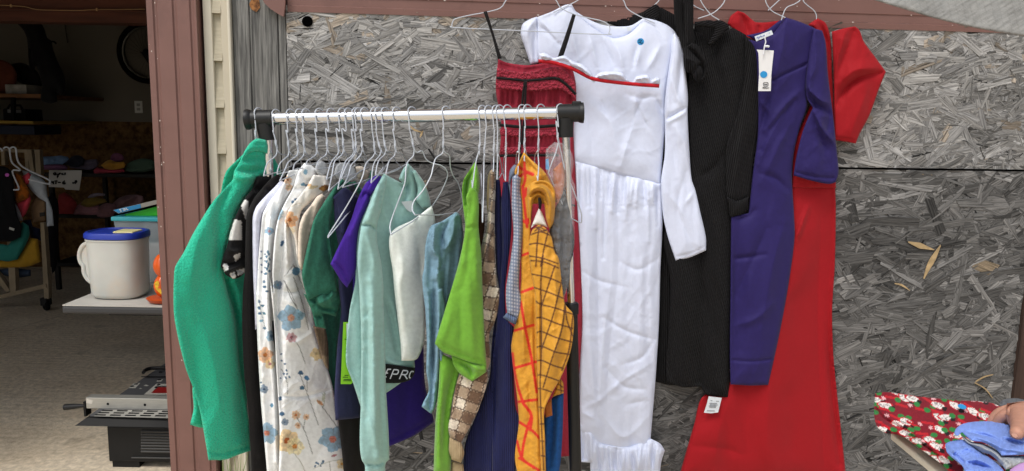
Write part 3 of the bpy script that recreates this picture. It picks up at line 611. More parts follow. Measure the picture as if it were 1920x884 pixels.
small('blue_jeans', 'R:-20,640 60,632 150,640 150,670 90,678 0,660', '#2b3646', 'blue jeans lying under the gold satin skirt', 'jeans', Yc + .1)
small('dark_coat', 'R:230,300 250,260 280,300 285,430 270,640 255,660 240,560 232,430', '#0c0b0e', 'black coat at the far end of the cart beside the sheer shirt', 'coat', Yc + .5)
HW = mat('white_wire', '#c9ced6', .35, spec=.5)
for lab, q in (('white hanger above the black dress on the cart', 'R:12,62 0,48 -10,62 -12,90 -40,120'), ('white hanger above the orange shirt on the cart', 'R:16,50 30,42 46,52 50,82 60,120 100,155 60,160 92,240 80,250 66,250'), ('white hanger holding the sheer shirt on the cart', 'R:50,48 64,42 78,52 82,90 96,125 140,155 235,200 242,215 235,222 140,200')):
    q = px_(q); tag(MB().tube(at(q[:, 0], q[:, 1], Yc - .16), .006, 6, smooth=4).build('hanger', HW, None, True), lab, 'hanger', 'hangers on the wooden cart')
# folding table with pitcher, bin, books, pumpkins
Yt = 2.72
zt = float(at(117., 572., Yt)[2]); pA = at(117., 572., Yt); pB = atz(172., 549., zt)
ft = thing('folding_table', 'grey white folding table with a dark edge behind the brown jamb', 'table', (pA[0] + .6, Yt + .3, 0))
TBL = mat('table_grey', '#b4b1aa', .55, var=.05, vscale=20); TED = mat('table_edge', '#3a3a3b', .6)
xr_ = pA[0] + 1.5
b = MB(); th_ = .004
b.hexa([(pA[0], Yt, zt - th_), (xr_, Yt, zt - th_), (xr_, pB[1] + .25, zt - th_), (pA[0] - .0, pB[1] + .25, zt - th_)], [(pA[0], Yt, zt), (xr_, Yt, zt), (xr_, pB[1] + .25, zt), (pA[0], pB[1] + .25, zt)])
b.build('tabletop', TBL, ft)
hz = abs(float(at(300., 574., Yt)[2] - at(300., 590., Yt)[2]))
MB().box((pA[0] - .002, Yt - .004, zt - hz), (xr_, pB[1] + .254, zt - .0045)).build('edge_band', TED, ft, bevel=.008)
MB().box((at(205., 595., Yt + .1)[0], Yt + .1, zt - hz - .03), (xr_ - .1, pB[1] + .1, zt - hz - .001)).build('apron', mat('apron_dark', '#262524', .7), ft)
for x in (pA[0] + 1.3, pA[0] + .62):
    for y in (Yt + .12, pB[1] + .12): MB().tube([(x, y, .002), (x, y, zt - hz - .02)], .013, 8).build('leg', TED, ft, True)
# pitcher
Yj = Yt + .16; pc = atz(213., 563., zt); pc = at(213., 500., Yj); cx, cy = float(pc[0]), Yj
zb = zt + .001; ztop = float(at(213., 452., Yj - .09)[2]); rb = float(at(276., 560., Yj)[0] - at(176., 560., Yj)[0]) / 2; rt = float(at(276., 470., Yj)[0] - at(167., 470., Yj)[0]) / 2; cx = float((at(276., 520., Yj)[0] + at(171., 520., Yj)[0]) / 2)
pt = thing('pitcher', 'cloudy plastic pitcher with blue lid on the folding table', 'pitcher', (cx, cy, zb))
FROST = mat('cloudy_plastic', '#c0c1bc', .36, spec=.5, sss=.3, var=.05, vscale=12, col2='#cbbba8', col2scale=7, contrast=(.5, .8))
hh = ztop - zb; rb *= .93; rt *= .92; cx += .004
MB().lathe((cx, cy, zb), [(rb*.80, 0), (rb*.93, .006), (rb, .02), (rb + (rt-rb)*.5, hh*.5), (rt, hh*.97), (rt*1.03, hh*.975), (rt*1.03, hh), (rt*.9, hh)], 48, power=2.9, sy=.85).build('body', FROST, pt, True)
BLU = mat('blue_lid', '#22379a', .4, spec=.5)
lid = MB().lathe((cx, cy, zb + hh + .001), [(rt*1.02, 0), (rt*1.06, .003), (rt*1.06, .018), (rt*1.02, .024), (rt*.92, .026), (rt*.90, .021), (.001, .021)], 48, power=2.9, sy=.85).build('lid', BLU, pt, True)
pp = at(246., 446., Yj); MB().box((cx + .012, cy - .06, zb + hh + .0225), (cx + rt*.86, cy + .02, zb + hh + .031)).build('spout_cap', mat('cream_cap', '#d8cf94', .5), lid, bevel=.006)
q = px_('W:118,385 95,388 62,410 42,450 38,490 48,530 68,560 74,610 98,655 134,685'); b = MB(); q3 = at(q[:, 0], q[:, 1], Yj); b.tube(q3, .0095, 10, smooth=4)
q = px_('W:120,402 104,404 98,440 104,500 112,560 122,640 132,668'); b.tube(at(q[:, 0], q[:, 1], Yj), .007, 8, smooth=4)
b.build('handle', FROST, pt, True)
hb = MB(); hb.prism('W:112,388 92,394 62,416 46,455 44,490 54,525 76,560 82,605 104,648 130,678 130,660 112,600 104,520 98,450 102,408', Yj - .003, .006); hb.build('handle_web', FROST, pt)
# clear bin
Yb = Yt + .36; zl_ = float(at(256., 411., Yb)[2])
bn = thing('storage_bin', 'clear plastic bin with turquoise lid behind the pitcher', 'bin', (float(at(270., 500., Yb)[0]), Yb + .1, zt))
CLR = mat('clear_bin', '#c3ced4', .3, spec=.5, alpha=.42)
xa, xb_ = float(at(213., 414., Yb)[0]), float(at(213., 414., Yb)[0]) + .34; i_ = .025
b = MB(); b.hexa([(xa + i_, Yb + .02, zt + .002), (xb_ - i_, Yb + .02, zt + .002), (xb_ - i_, Yb + .22, zt + .002), (xa + i_, Yb + .22, zt + .002)], [(xa, Yb, zl_ - .01), (xb_, Yb, zl_ - .01), (xb_, Yb + .25, zl_ - .01), (xa, Yb + .25, zl_ - .01)]); b.f.pop(1); b.build('body', CLR, bn)
MB().box((xa - .008, Yb - .008, zl_ - .0095), (xb_ + .01, Yb + .26, zl_ + .008)).build('lid', mat('turquoise_lid', '#3aa9b4', .35, spec=.5), bn, bevel=.004)
tag(MB().box((xa + .05, Yb + .03, zt + .004), (xb_ - .04, Yb + .18, zt + (zl_ - zt)*.62)).build('paper_stack', mat('white_paper', '#c9c9c6', .9), None, bevel=.004), 'white paper stack inside the clear bin', 'papers')
tag(MB().box((xa + .22, Yb + .14, zt + (zl_ - zt)*.66), (xb_ - .03, Yb + .2, zl_ - .03)).build('turquoise_box', mat('turquoise_box', '#48b8c4', .5), None, bevel=.01), 'turquoise plastic box on the papers inside the clear bin', 'box')
gbk = MB(); gbk.prism('W:372,172 620,110 640,112 640,182 380,182', Yb + .04, .14); tag(gbk.build('green_folder', mat('bright_green', '#2faa22', .5), None, bevel=.002), 'bright green folder lying on the turquoise bin lid', 'folder')
bk = thing('book', 'thin blue and grey book leaning on the green folder', 'book', at(262., 392., Yb + .03))
MB().prism('W:290,138 330,164 620,92 640,86 640,64 612,62', Yb + .02, .14).build('cover', mat('book_grey', '#9a958a', .6), bk)
MB().prism('W:291,138 331,161 500,121 494,92', Yb + .0185, .0012).build('blue_band', mat('book_blue', '#2d86b8', .5), bk)
b = MB()
for s_ in ('W:336,134 352,132 342,140 356,146 346,150', 'W:362,128 374,126 366,136 380,140 368,144', 'W:376,126 384,140', 'W:386,122 396,136 404,134'):
    q = px_(s_); b.tube(at(q[:, 0], q[:, 1], Yb + .0175), .0022, 5)
b.build('lettering', mat('white_ink', '#e0e6ea', .6), bk)
# pumpkins on a plate
pk = thing('pumpkin_ornament', 'two stacked orange pumpkin ornaments on an orange base at the table edge', 'ornament', at(302., 560., Yt + .07))
ORG = mat('orange_ceramic', '#d2560f', .3, spec=.5, coat=.3, var=.1, vscale=20)
def pumpkin(cx_, cy_, rr, Y):
    c = at(cx_, cy_, Y); k = 40; m = 12; r = rr * Y / F; vs = []
    for i in range(m + 1):
        ph = -math.pi/2 + math.pi*i/m
        for j in range(k):
            th = 2*math.pi*j/k; rad = r*(math.cos(ph)**.8 if math.cos(ph) > 0 else 0)*(1 - .10*abs(math.sin(th*4))**3); vs.append(c + [rad*math.cos(th), rad*math.sin(th), r*1.12*math.sin(ph)*(1 - .12*math.cos(ph*2))])
    return MB().add(vs, [(i*k+j, i*k+(j+1) % k, (i+1)*k+(j+1) % k, (i+1)*k+j) for i in range(m) for j in range(k)])
c1 = pumpkin(306., 498., 18.5, Yt + .07).build('upper_pumpkin', ORG, pk, True); c2 = pumpkin(306., 536., 17.5, Yt + .07).build('lower_pumpkin', ORG, pk, True)
MB().prism('W:600,690 615,672 632,680 640,720 655,750 652,775 632,755 612,735', Yt + .036, .008).build('leaf_decal', mat('yellow_leaf', '#d6a92a', .5, var=.4, vscale=60), c2)
bc = at(306., 556., Yt + .07); MB().lathe((bc[0], bc[1], zt + .001), [(.035, 0), (.05, .004), (.06, .018), (.052, .02), (.02, .016)], 28).build('base', mat('orange_base', '#b84a1a', .4), pk, True)
# bench table saw on the floor
gp = atz(205., 878., 0.0); Ys = float(gp[1])
sw = thing('table_saw', 'black bench table saw with aluminium fence on the concrete floor', 'table saw', (gp[0] + .3, Ys + .3, 0))
Yf = Ys - .05; zf = float(at(150., 787., Yf)[2]); xR = gp[0] + 1.05
SBK = mat('saw_black', '#121212', .6, spec=.4); SGR = mat('saw_table', '#5d5e61', .5, metal=.35, var=.08, vscale=10); ALU = mat('aluminium', '#b9b8b1', .42, metal=.55, var=.06, vscale=16, stretch=(1, 1, 10))
MB().box((gp[0], Ys, .03), (xR, Ys + .55, zf - .05)).build('base', SBK, sw, bevel=.006)
for x in (gp[0] + .01, gp[0] + .5): MB().box((x, Ys + .01, .001), (x + .12, Ys + .54, .0295)).build('foot', SBK, sw)
b = MB()
for i in range(8):
    y0 = 612 + i*19.5; p0 = at(100 + 600*240/870, 640 + y0*240/870, Ys); p1 = at(100 + 810*240/870, 640 + y0*240/870, Ys); b.tube([p0 + [0, -.003, 0], p1 + [.3, -.003, p0[2]-p1[2]]], .0055, 6)
p0 = at(100 + 535*240/870, 640 + 790*240/870, Ys); b.tube([p0 + [0, -.003, 0], p0 + [.5, -.003, 0]], .004, 6)
b.build('vent_grille', mat('vent_grey', '#3a3937', .6), sw, True)
# table: bevelled front apron then top running back
xl = float(at(140., 797., Yf)[0]); xl2 = float(at(160., 784., Yf + .04)[0]); pbk = atz(312., 672., zf)
b = MB(); zlo = float(at(150., 799., Yf)[2])
b.hexa([(xl, Yf, zlo), (xR, Yf, zlo), (xR, pbk[1], zlo), (xl, pbk[1], zlo)], [(xl + .035, Yf + .03, zf - .004), (xR, Yf + .03, zf - .004), (xR, pbk[1], zf - .004), (xl + .035, pbk[1], zf - .004)])
b.build('table_apron', SBK, sw)
p2 = atz(283., 699., zf)
MB().box((xl + .045, Yf + .04, zf - .0035), (xR, p2[1], zf + .006)).build('table_surface', SGR, sw, bevel=.002)
b = MB(); p3 = atz(270., 706., zf)
MB().box((xl + .045, p2[1] + .012, zf - .0035), (xR, pbk[1], zf + .006)).build('rear_extension', SGR, sw, bevel=.002)
def on(pxs, dz=.0075): q = px_(pxs); return atz(q[:, 0], q[:, 1], zf + dz)
PNT = mat('silver_print', '#b5b3ab', .5); INK = mat('slot_black', '#0c0c0c', .8)
b = MB(); q = on('X:275,510 345,465 810,470 830,525'); b.add(q, [(3, 2, 1, 0)]); b.build('scale_plate', PNT, sw)
b = MB()
for j in range(3):
    for i in range(6):
        x = (330 - 25*j) + i*102 + 2*j; y = 468 + 15*j + i*1.6; q = on('X:%f,%f %f,%f %f,%f %f,%f' % (x - 4, y + 7, x + 4, y - 2, x + 76, y, x + 70, y + 8), .0085); b.add(q, [(3, 2, 1, 0)])
b.build('scale_marks', INK, sw)
b = MB(); q = on('X:508,320 548,284 592,284 558,320'); b.add(q, [(3, 2, 1, 0)]); q = on('X:700,275 716,258 745,258 735,275'); b.add(q, [(3, 2, 1, 0)]); q = on('X:615,364 700,290 900,292 900,306 712,304 668,350 900,352 900,364'); b.add(q, [(7, 6, 5, 4, 3, 2, 1, 0)]); q = on('X:612,302 630,296 650,302 634,306'); b.add(q, [(3, 2, 1, 0)]); q = on('X:582,324 592,318 606,324'); b.add(q, [(2, 1, 0)]); b.build('printed_marks', PNT, sw)
b = MB(); q = on('X:664,352 712,312 900,314 900,354', .009); b.add(q, [(3, 2, 1, 0)]); b.build('blade_insert', mat('saw_red', '#8e1c1c', .5), sw)
b = MB()
for cxx, cyy in ((535, 308), (562, 293), (722, 264), (700, 314), (728, 212), (715, 298)): p = px_('X:%d,%d' % (cxx, cyy))[0]; c = atz(p[0], p[1], zf + .0075); b.lathe(c, [(.009, 0), (.009, .002), (.004, .0025)], 12)
b.build('screw', INK, sw)
# fence rail across the table
Yr = float(atz(165., 769., zf)[1]); zr0 = zf + .0065; zr1 = float(at(165., 746., Yr)[2]); xr0 = float(at(161., 757., Yr)[0])
fr = MB().box((xr0, Yr, zr0), (xR, Yr + .045, zr1)).build('fence', ALU, sw, bevel=.002)
b = MB()
for cxx, cyy in ((371, 427), (623, 433)): p = px_('X:%d,%d' % (cxx, cyy))[0]; b.lathe(at(p[0], p[1], Yr) + [0, -.0012, 0], [(.006, 0), (.006, .001)], 12, axis=(0, 1, 0))
b.build('bolt_hole', INK, fr)
MB().prism('X:226,393 268,404 262,428 224,420', Yr - .0012, .001).build('sticker', mat('old_label', '#d5d0c6', .8), fr)
MB().box(at(197., 744., Yr + .03) + [-.018, -.02, -.006], at(197., 744., Yr + .03) + [.02, .015, .004]).build('magenta_sticker', mat('magenta', '#c03ac0', .6), fr)
MB().box((xr0 - .01, Yr - .004, zf - .03), (xr0 - .0005, Yr + .04, zr1 - .02)).build('fence_clamp', SBK, sw)
q = at(np.array([159., 138., 121.]), np.array([761., 762.5, 764.]), Yr + .02); MB().tube(q, [.007, .0125, .014], 14).build('handle', mat('grip_rubber', '#1d1e20', .5), sw, True)
b = MB(); q = px_('X:612,215 622,200 660,186 740,182 800,186'); b.tube(atz(q[:, 0], q[:, 1], zf + .03), .009, 8, smooth=4); b.build('cord', BLK, sw, True)
q = on('X:595,238 900,240 900,246 600,244', .012); MB().add(q, [(3, 2, 1, 0)]).build('gap_strip', INK, sw)
# ---------------------------------------------------------------- the clothes rack
YR = 1.85
rack = thing('clothes_rack', 'chrome and black clothes rack full of garments standing before the particle board wall', 'clothes rack', (-.25, YR, 0))
CHR = mat('chrome', '#d8dadd', .10, metal=1.0); BP = mat('rack_black', '#141516', .45, spec=.45)
pa, pb_ = at(500., 223., YR), at(1050., 212.5, YR); rr = .0155
MB().tube([pa, pb_], rr, 28).build('rail', CHR, rack, True)
ux = (pb_ - pa) / np.linalg.norm(pb_ - pa)
def fitting(c0, c1, cap, sock0, sock1, clip):
    b = MB(); b.tube([c0, c0 + (c1 - c0)*.5, c1], rr*1.42, 24); f = b.build('end_fitting', BP, rack, True)
    d = cap - (c0 + c1)/2; d /= np.linalg.norm(d); MB().lathe(cap, [(rr*1.2, -.012), (rr*1.5, -.006), (rr*1.62, 0), (rr*1.62, .005), (rr*1.3, .006)], 24, axis=d).build('end_cap', BP, f, True)
    MB().tube([sock0, sock1], [rr*1.35, rr*1.25], 24).build('socket', BP, f, True)
    if clip is not None: MB().box(clip + [-.011, -.012, -.009], clip + [.011, .012, .010]).build('clip', BP, f, bevel=.003)
    return f
fitting(at(474., 224., YR), at(512., 223., YR), at(466., 224.5, YR), at(496., 232., YR), at(502., 264., YR), None)
fitting(at(1043., 213., YR), at(1089., 212., YR), at(1090., 212., YR), at(1059., 222., YR), at(1060., 258., YR), at(1081., 198., YR))
def pole(p0, p1, r, m_, nm): return MB().tube([p0, p1], r, 20).build(nm, m_, rack, True)
tl = at(501., 255., YR); bl = at(512., 600., YR)
def down(a, b_, zz): t = (zz - a[2])/(b_[2] - a[2]); return a + (b_ - a)*t
pole(tl, bl, .0125, CHR, 'upper_pole'); pole(bl, down(tl, bl, .08), .016, BP, 'lower_pole')
tr = at(1061., 250., YR); jr = at(1071., 578., YR); br = at(1079., 880., YR)
pole(tr, jr, .0095, CHR, 'upper_pole'); pole(jr, down(jr, br, .08), .0158, BP, 'lower_pole')
MB().lathe(jr, [(.0155, -.016), (.0185, -.014), (.0195, .010), (.017, .014)], 24, axis=tr - jr).build('collar', BP, rack, True)
for e in (down(tl, bl, .08), down(jr, br, .08)):
    MB().tube([e + [0, -.24, -.02], e + [0, .24, -.02]], .014, 12).build('foot_bar', BP, rack, True)
    for sgn in (-.22, .22): MB().lathe(e + [-.012, sgn, -.048], [(.01, 0), (.028, .002), (.028, .02), (.01, .022)], 16, axis=(1, 0, 0)).build('caster', BP, rack, True)
ebar = (down(tl, bl, .12), down(jr, br, .12)); MB().tube(ebar, .011, 12).build('lower_rail', BP, rack, True)
# ---------------------------------------------------------------- wire hangers on the rail
WIRE = mat('white_coated_wire', '#b9bfc8', .32, spec=.5)
def rail_y(x): return 223 + (x - 500)*(212.5 - 223)/550.0
GH = 'white wire hangers on the rack rail'
def hanger(hx, label, neck, near, far=None, dn=-.16, df=.16, top=None, bar=False, r=.0015):
    y = rail_y(hx) if top is None else top
    P = []
    for dx, dy, dY in ((13, 7, .019), (14, -6, .021), (9, -15, .012), (2, -17, -.004), (-3, -11, -.019), (-2, 2, -.0205), (0, 26, -.02)): P.append(at(hx + dx, y + dy, YR + dY))
    nk = px_(neck); P += list(at(nk[:, 0], nk[:, 1], YR - .018))
    root = thing('wire_hanger', label, 'hanger', at(hx, y, YR), GH)
    nr = px_(near); yn = np.linspace(-.02, dn, len(nr)); pn = at(nr[:, 0], nr[:, 1], YR + yn)
    if far is None:
        e = nk[-1]; far = np.array([e, e + [7, 8], e + [20, 11], e + [30, 26], e + [36, 44]]); 
    else: far = px_(far)
    yf = np.linspace(-.012, df, len(far)); pf = at(far[:, 0], far[:, 1], YR + yf)
    b = MB(); b.tube(P, r, 7, smooth=4); b.build('hook', WIRE, root, True)
    b = MB(); b.tube(np.vstack([P[-1][None], pn]), r, 7, smooth=4)
    b.tube(np.vstack([P[-1][None], pf]), r, 7, smooth=4)
    b.tube([pn[-1], (pn[-1] + pf[-1])/2 + [0, 0, -.004], pf[-1]], r, 7)
    b.build('shoulder_wire', WIRE, root, True)
    tw = np.array(P[-2:]) ; tws = np.linspace(0, 1, 26)[:, None]; base = tw[0] + (tw[1] - tw[0])*tws; a = np.linspace(0, 16*math.pi, 26)
    MB().tube(base + .0022*np.stack([np.cos(a), np.sin(a), 0*a], 1), r*.8, 6).build('twist', WIRE, root, True)
    return root
hanger(480, 'white wire hanger hooked over the black end fitting, holding the green fleece', 'O:68,200 74,262', 'O:70,275 50,300 20,330', 'O:80,275 110,285 150,300', top=220, dn=.03)
hanger(513, 'white wire hanger holding the black and white jersey', 'O:190,200 208,270 217,325', 'O:215,365 195,392 155,425 138,470 127,515', 'O:230,355 255,370 285,375 310,410 325,445')
hanger(540, 'white wire hanger holding the plain black garment', 'O:280,200 295,270 300,335', 'O:296,375 270,400 240,430 225,470 220,503', 'O:312,362 335,378 365,380 385,420 392,450')
hanger(557, 'white wire hanger holding the pale lavender shirt', 'O:345,190 358,265 362,330', 'O:356,375 325,400 295,425 275,470 238,550', 'O:375,365 400,378 430,385 455,440')
hanger(569, 'white wire hanger holding the narrow folded floral shirt', 'O:390,190 402,265 407,330', 'O:400,378 365,412 340,435 330,475', 'O:420,360 440,375 480,378 500,420')
hanger(594, 'white wire hanger holding the wide floral shirt', 'O:480,190 490,265 492,330', 'O:488,368 460,392 430,412 420,435', 'O:505,362 520,375 560,380 585,430')
hanger(616, 'white wire hanger holding the peach printed blouse', 'O:555,190 563,265 566,330', 'O:556,372 520,398 500,425 490,470', 'O:580,360 600,372 635,380 655,430')
hanger(637, 'white wire hanger holding the cream blouse', 'O:628,190 636,260 642,325', 'O:640,365 610,400 590,430 575,480 560,540', 'O:655,355 672,372 700,378 720,430')
hanger(649, 'white wire hanger holding the sheer white top', 'O:668,190 674,260 677,325', 'O:672,362 640,395 615,420 600,500 575,620', 'O:690,355 710,370 735,380 760,440')
hanger(663, 'white wire hanger holding the second sheer white top', 'P:64,180 74,260 80,320', 'P:66,350 30,380 10,430 -10,500 -22,560', 'P:95,335 110,350 140,370 160,410')
hanger(668, 'white wire hanger holding the heather green tee', 'P:85,180 92,260 92,310', 'P:82,345 45,390 20,440 0,490', 'P:100,330 120,345 150,365 175,420')
hanger(679, 'white wire hanger with its wide bow bent around the navy shirt', 'P:120,180 130,260 134,310', 'P:122,345 85,385 62,410 42,480 8,550', 'P:145,330 160,360 175,400 230,470', dn=-.13)
hanger(698, 'white wire hanger with its open bow over the navy shirt', 'P:196,180 208,260 214,330', 'P:200,355 165,388 150,420 128,500 40,660 -35,780 -80,850 -85,870', 'P:225,340 250,360 270,420', dn=-.20)
hanger(706, 'white wire hanger holding the charcoal top', 'P:220,180 235,260 252,315', 'P:245,345 215,385 200,430 190,520', 'P:262,330 290,340 310,380')
hanger(718, 'white wire hanger holding the purple tee', 'P:264,180 272,250 284,310', 'P:275,342 245,370 228,410 218,470', 'P:296,322 320,330 345,380 380,420')
hanger(739, 'white wire hanger holding the mint sweatshirt', 'P:328,180 340,250 346,315', 'P:338,348 308,378 296,410 284,465', 'P:358,330 390,340 410,375 415,400')
hanger(768, 'white wire hanger draped with the pale mint trousers', 'P:435,180 450,240 464,310', 'P:458,350 425,385 412,430 405,520 370,620 325,740 310,800 316,852', 'P:484,328 514,318 540,370 580,395 640,412 672,445 675,490 630,590 578,672', dn=-.12, df=.08)
hanger(832, 'white wire hanger draped with the blue denim trousers', 'P:648,170 650,240 650,310', 'P:642,335 602,365 585,420 570,480 520,570 465,635 452,690 470,725', 'P:665,330 690,350 695,420 715,480 748,530 775,655 740,710', dn=-.12, df=.12)
hanger(900, 'white wire hanger holding the lime green shirt', 'F:165,170 165,240 162,282', 'F:150,320 140,370 132,430 126,475', 'F:160,310 140,330 120,380', dn=-.13)
hanger(912, 'white wire hanger holding the dark brown shirt', 'F:196,170 192,240 187,300', 'F:186,360 185,440 183,540 179,655', 'F:192,320 180,350 172,400', dn=-.12)
hanger(926, 'white wire hanger holding the brown plaid flannel', 'F:240,170 238,240 238,300', 'F:237,330 236,360 235,390', 'F:230,310 225,340 226,380', dn=-.06)
hanger(933, 'white wire hanger holding the first navy ribbed dress', 'F:258,170 256,240 256,300', 'F:256,350 255,390 254,432', 'F:266,320 275,350 280,400', dn=-.05)
hanger(947, 'white wire hanger holding the second navy ribbed dress', 'F:300,170 300,240 300,310', 'F:299,350 298,400 298,440', 'F:292,320 288,350 286,400', dn=-.06)
hanger(975, 'white wire hanger holding the grey waffle knit', 'F:372,170 370,240 368,300', 'F:366,330 364,370 362,405', 'F:358,290 354,320 352,360', dn=-.08)
hanger(985, 'white wire hanger holding the yellow shirt with red grid', 'F:397,160 397,220 396,270', 'F:396,290 396,310 395,335', 'F:404,290 410,320 420,350', dn=-.08)
hanger(1010, 'white wire hanger holding the yellow shirt with brown grid', 'F:470,160 469,220 468,280', 'F:467,310 470,360 465,437', 'F:458,295 450,310 448,340', dn=-.14)
hanger(1047, 'white wire hanger poking out of the clear plastic bag', 'F:560,130 566,190 572,240', 'F:560,290 540,340 520,400', 'F:585,290 605,380 650,490 688,600 692,640 685,658 628,628', dn=-.04, df=.02)
# ---------------------------------------------------------------- garments on the rack
GC = 'clothes hanging on the rack'
def gthing(name, label, cat, hx, hy=300, Y=YR): return thing(name, label, cat, at(float(hx), float(hy), Y), GC)
# 1 green fleece
t = gthing('fleece_jacket', 'bright green fleece jacket, outermost garment by the siding', 'jacket', 480)
FL = cm('fleece_green', '#2cba95', .95, 'fleece', sheen=.2, var=.10)
FD = FL
cloth('body', FL, 'Z:424,322 445,300 475,272 505,280 532,330 515,352 490,420 475,520 466,700 462,770 B:145,686 88,672 104,600 100,500 Z:400,620 410,450', hk(480, .02), t, T=.010, back=.02, dr=(8, 30, 200), folds=[('N:855,170 880,250 900,360', 7, -8)])
cloth('collar', FL, 'A:340,256 365,218 395,197 440,204 448,228 445,268 420,258 385,256 350,272 325,300', hk(480, -.045), t, T=.016, rim=5, dr=(3, 20, 30), cr=(.6, 20), res=3.4, folds=[('A:350,262 395,246 442,254', 2.5, -2, 1), ('A:370,225 410,222 440,228', 4, -3)])
cloth('sleeve', FL, 'A:395,198 440,205 447,228 445,300 438,345 400,380 350,455 318,505 300,545 280,600 262,665 245,740 237,800 B:243,0 262,80 285,150 302,260 315,400 338,545 354,640 363,790 300,812 255,830 172,833 165,790 148,690 133,610 100,500 70,420 30,260 15,170 14,20 A:20,790 60,720 100,640 150,555 200,480 250,425 285,385 292,350 320,300 340,255 365,218', hk(480, -.03), t, T=.034, back=.03, rim=30, dr=(7, 46, 240), cr=(1.2, 40),
      folds=[('A:330,300 380,290 440,300', 5, -6), ('A:300,340 370,345 430,340', 6, -8), ('A:290,370 350,380 395,365', 7, 7), ('A:285,400 250,470 220,560 210,640', 9, -6), ('A:395,235 440,240', 3, -4), ('B:170,800 250,800 362,768', 3, -3, 1), ('A:180,560 120,680 100,800 B:90,60', 22, 6), ('B:130,180 200,420 240,700', 26, 7), ('B:60,150 120,420 150,600', 16, -4), ('A:240,560 215,700 210,840', 10, -5)])
# 2 black and white jersey
def bw(x, y):
    c = np.tile(np.array(lin('#161516')), (len(x), 1)); P = np.stack([x, y], 1)
    for s_ in ('V:203,246 224,254 223,330 210,346 188,278', 'V:155,342 190,350 191,445 120,441', 'V:98,560 120,555 128,585 105,600', 'V:132,605 156,598 162,626 145,634', 'V:165,590 208,580 206,606 172,616', 'V:150,520 185,505 182,530 160,548'):
        c[inside(P, px_(s_))] = lin('#dad8d4')
    return c
t = gthing('jersey_top', 'black and white colour block jersey top beside the green fleece', 'top', 513)
JM = cm('jersey_bw', '#161516', .85, attr=True)
cloth('body', JM, 'V:262,135 328,130 340,150 320,200 290,260 265,320 255,420 250,560 215,600 207,430 208,345 228,290 220,240 245,180', hk(513, .005), t, T=.012, color=lambda x, y: np.tile(np.array(lin('#141314')), (len(x), 1)), folds=[('V:262,190 300,215 325,180', 5, -5), ('V:250,215 300,225', 5, 5)])
cloth('sleeve', JM, 'V:245,190 262,215 240,270 228,300 215,350 212,430 208,520 206,600 180,625 150,634 112,612 87,570 96,540 118,470 150,350 185,275 215,225', hk(513, -.012), t, T=.022, rim=14, res=2.6, color=bw, dr=(5, 18, 120), folds=[('V:95,545 140,560 205,520', 4, -8), ('V:110,600 150,585 205,560', 4, 7), ('V:120,480 150,500 190,490', 5, 5), ('V:130,625 165,590 200,600', 4, -7)])
# 3 black plain
t = gthing('black_dress', 'plain long black dress between the jersey and the white shirt', 'dress', 540)
BK = cm('black_cotton', '#181616', .9)
cloth('body', BK, 'V:328,148 365,122 398,135 335,210 275,280 258,330 252,500 B:392,0 400,240 420,560 444,905 368,905 352,600 335,450 325,200 330,50 V:205,600 210,400 215,320 250,240 290,190', hk(540, -.005), t, T=.014, dr=(7, 22, 300), folds=[('V:300,190 340,200 370,160', 5, -5), ('V:235,300 228,500 B:350,100 360,400 395,800', 7, 6)])
cloth('shoulder', BK, 'V:385,152 405,120 440,78 482,70 476,105 440,150 400,165', hk(540, .08), t, T=.012)
# 4 lavender white shirt
o = cloth('lavender_shirt', cm('lavender_white', '#dcdff0', .8), 'V:350,185 382,150 400,165 412,195 340,270 296,320 285,420 280,560 270,884 B:398,230 385,240 380,100 V:246,620 243,420 246,320 262,280 300,235', hk(557, .0), None, T=.016, dr=(6, 16, 260), origin=at(557., 300., YR)); tag(o, 'pale lavender white shirt squeezed between the black dress and the floral shirts', 'shirt', GC)
# 5-7 floral shirts
def floral(bg, items, extra=None):
    def f(x, y):
        c = np.tile(np.array(bg), (len(x), 1)); c = c * (1 + .02*vn(x/9, y/9, 5))[:, None]
        for it in items:
            k = it[0]
            if k == 'f':       # petals
                _, cx, cy, r, col, cen, rot, npet = it; dx, dy = x - cx, y - cy; rad = np.hypot(dx, dy); an = np.arctan2(dy, dx) + rot
                pr = r*(.80 + .22*np.abs(np.cos(npet/2*an)))*(1 + .12*vn(np.cos(an)*3 + cx, np.sin(an)*3 + cy, 2)); m = rad < pr
                q = rad/(pr + 1e-6); tone = .80 + .5*np.clip(q, 0, 1) + .35*vn(x/4, y/4, 8); veins = 1 - .45*(np.abs(np.cos(npet/2*an)) < .16)*(q > .3)
                cc = np.array(lin(col))*(tone*veins)[:, None]; w_ = np.where(m, .55 + .4*(1 - np.abs(q - .6)), 0)[:, None]; w_ = np.clip(w_, 0, .78); c = c*(1 - w_) + cc*w_
                m2 = rad < r*.27; c[m2] = (np.array(lin(cen))*(1 + .4*vn(x/2.2, y/2.2, 3))[:, None])[m2]
            elif k == 'e':
                _, cx, cy, rx, ry, rot, col = it; a = math.radians(rot); dx, dy = x - cx, y - cy; u = dx*math.cos(a) + dy*math.sin(a); v = -dx*math.sin(a) + dy*math.cos(a)
                m = (u/rx)**2 + (v/ry)**2 < 1; c[m] = np.array(lin(col))*(1 + .18*vn(x/3, y/3, 4))[:, None][m]
            elif k == 's':
                _, pts, col, wd_ = it; q = cat_open(px_(pts), 5); d = seg_dist(np.stack([x, y], 1), q[:-1], q[1:]); w_ = np.clip(1 - (d/(wd_*1.35))**2, 0, 1)[:, None]*.85; c = c*(1 - w_) + np.array(lin(col))*w_
        return np.clip(c, 0, 1)
    return f
def Fw(reg, x, y, r, col, cen='#c98a74', rot=0, n=5): p = px_('%s:%g,%g' % (reg, x, y))[0]; return ('f', p[0], p[1], r, col, cen, rot, n)
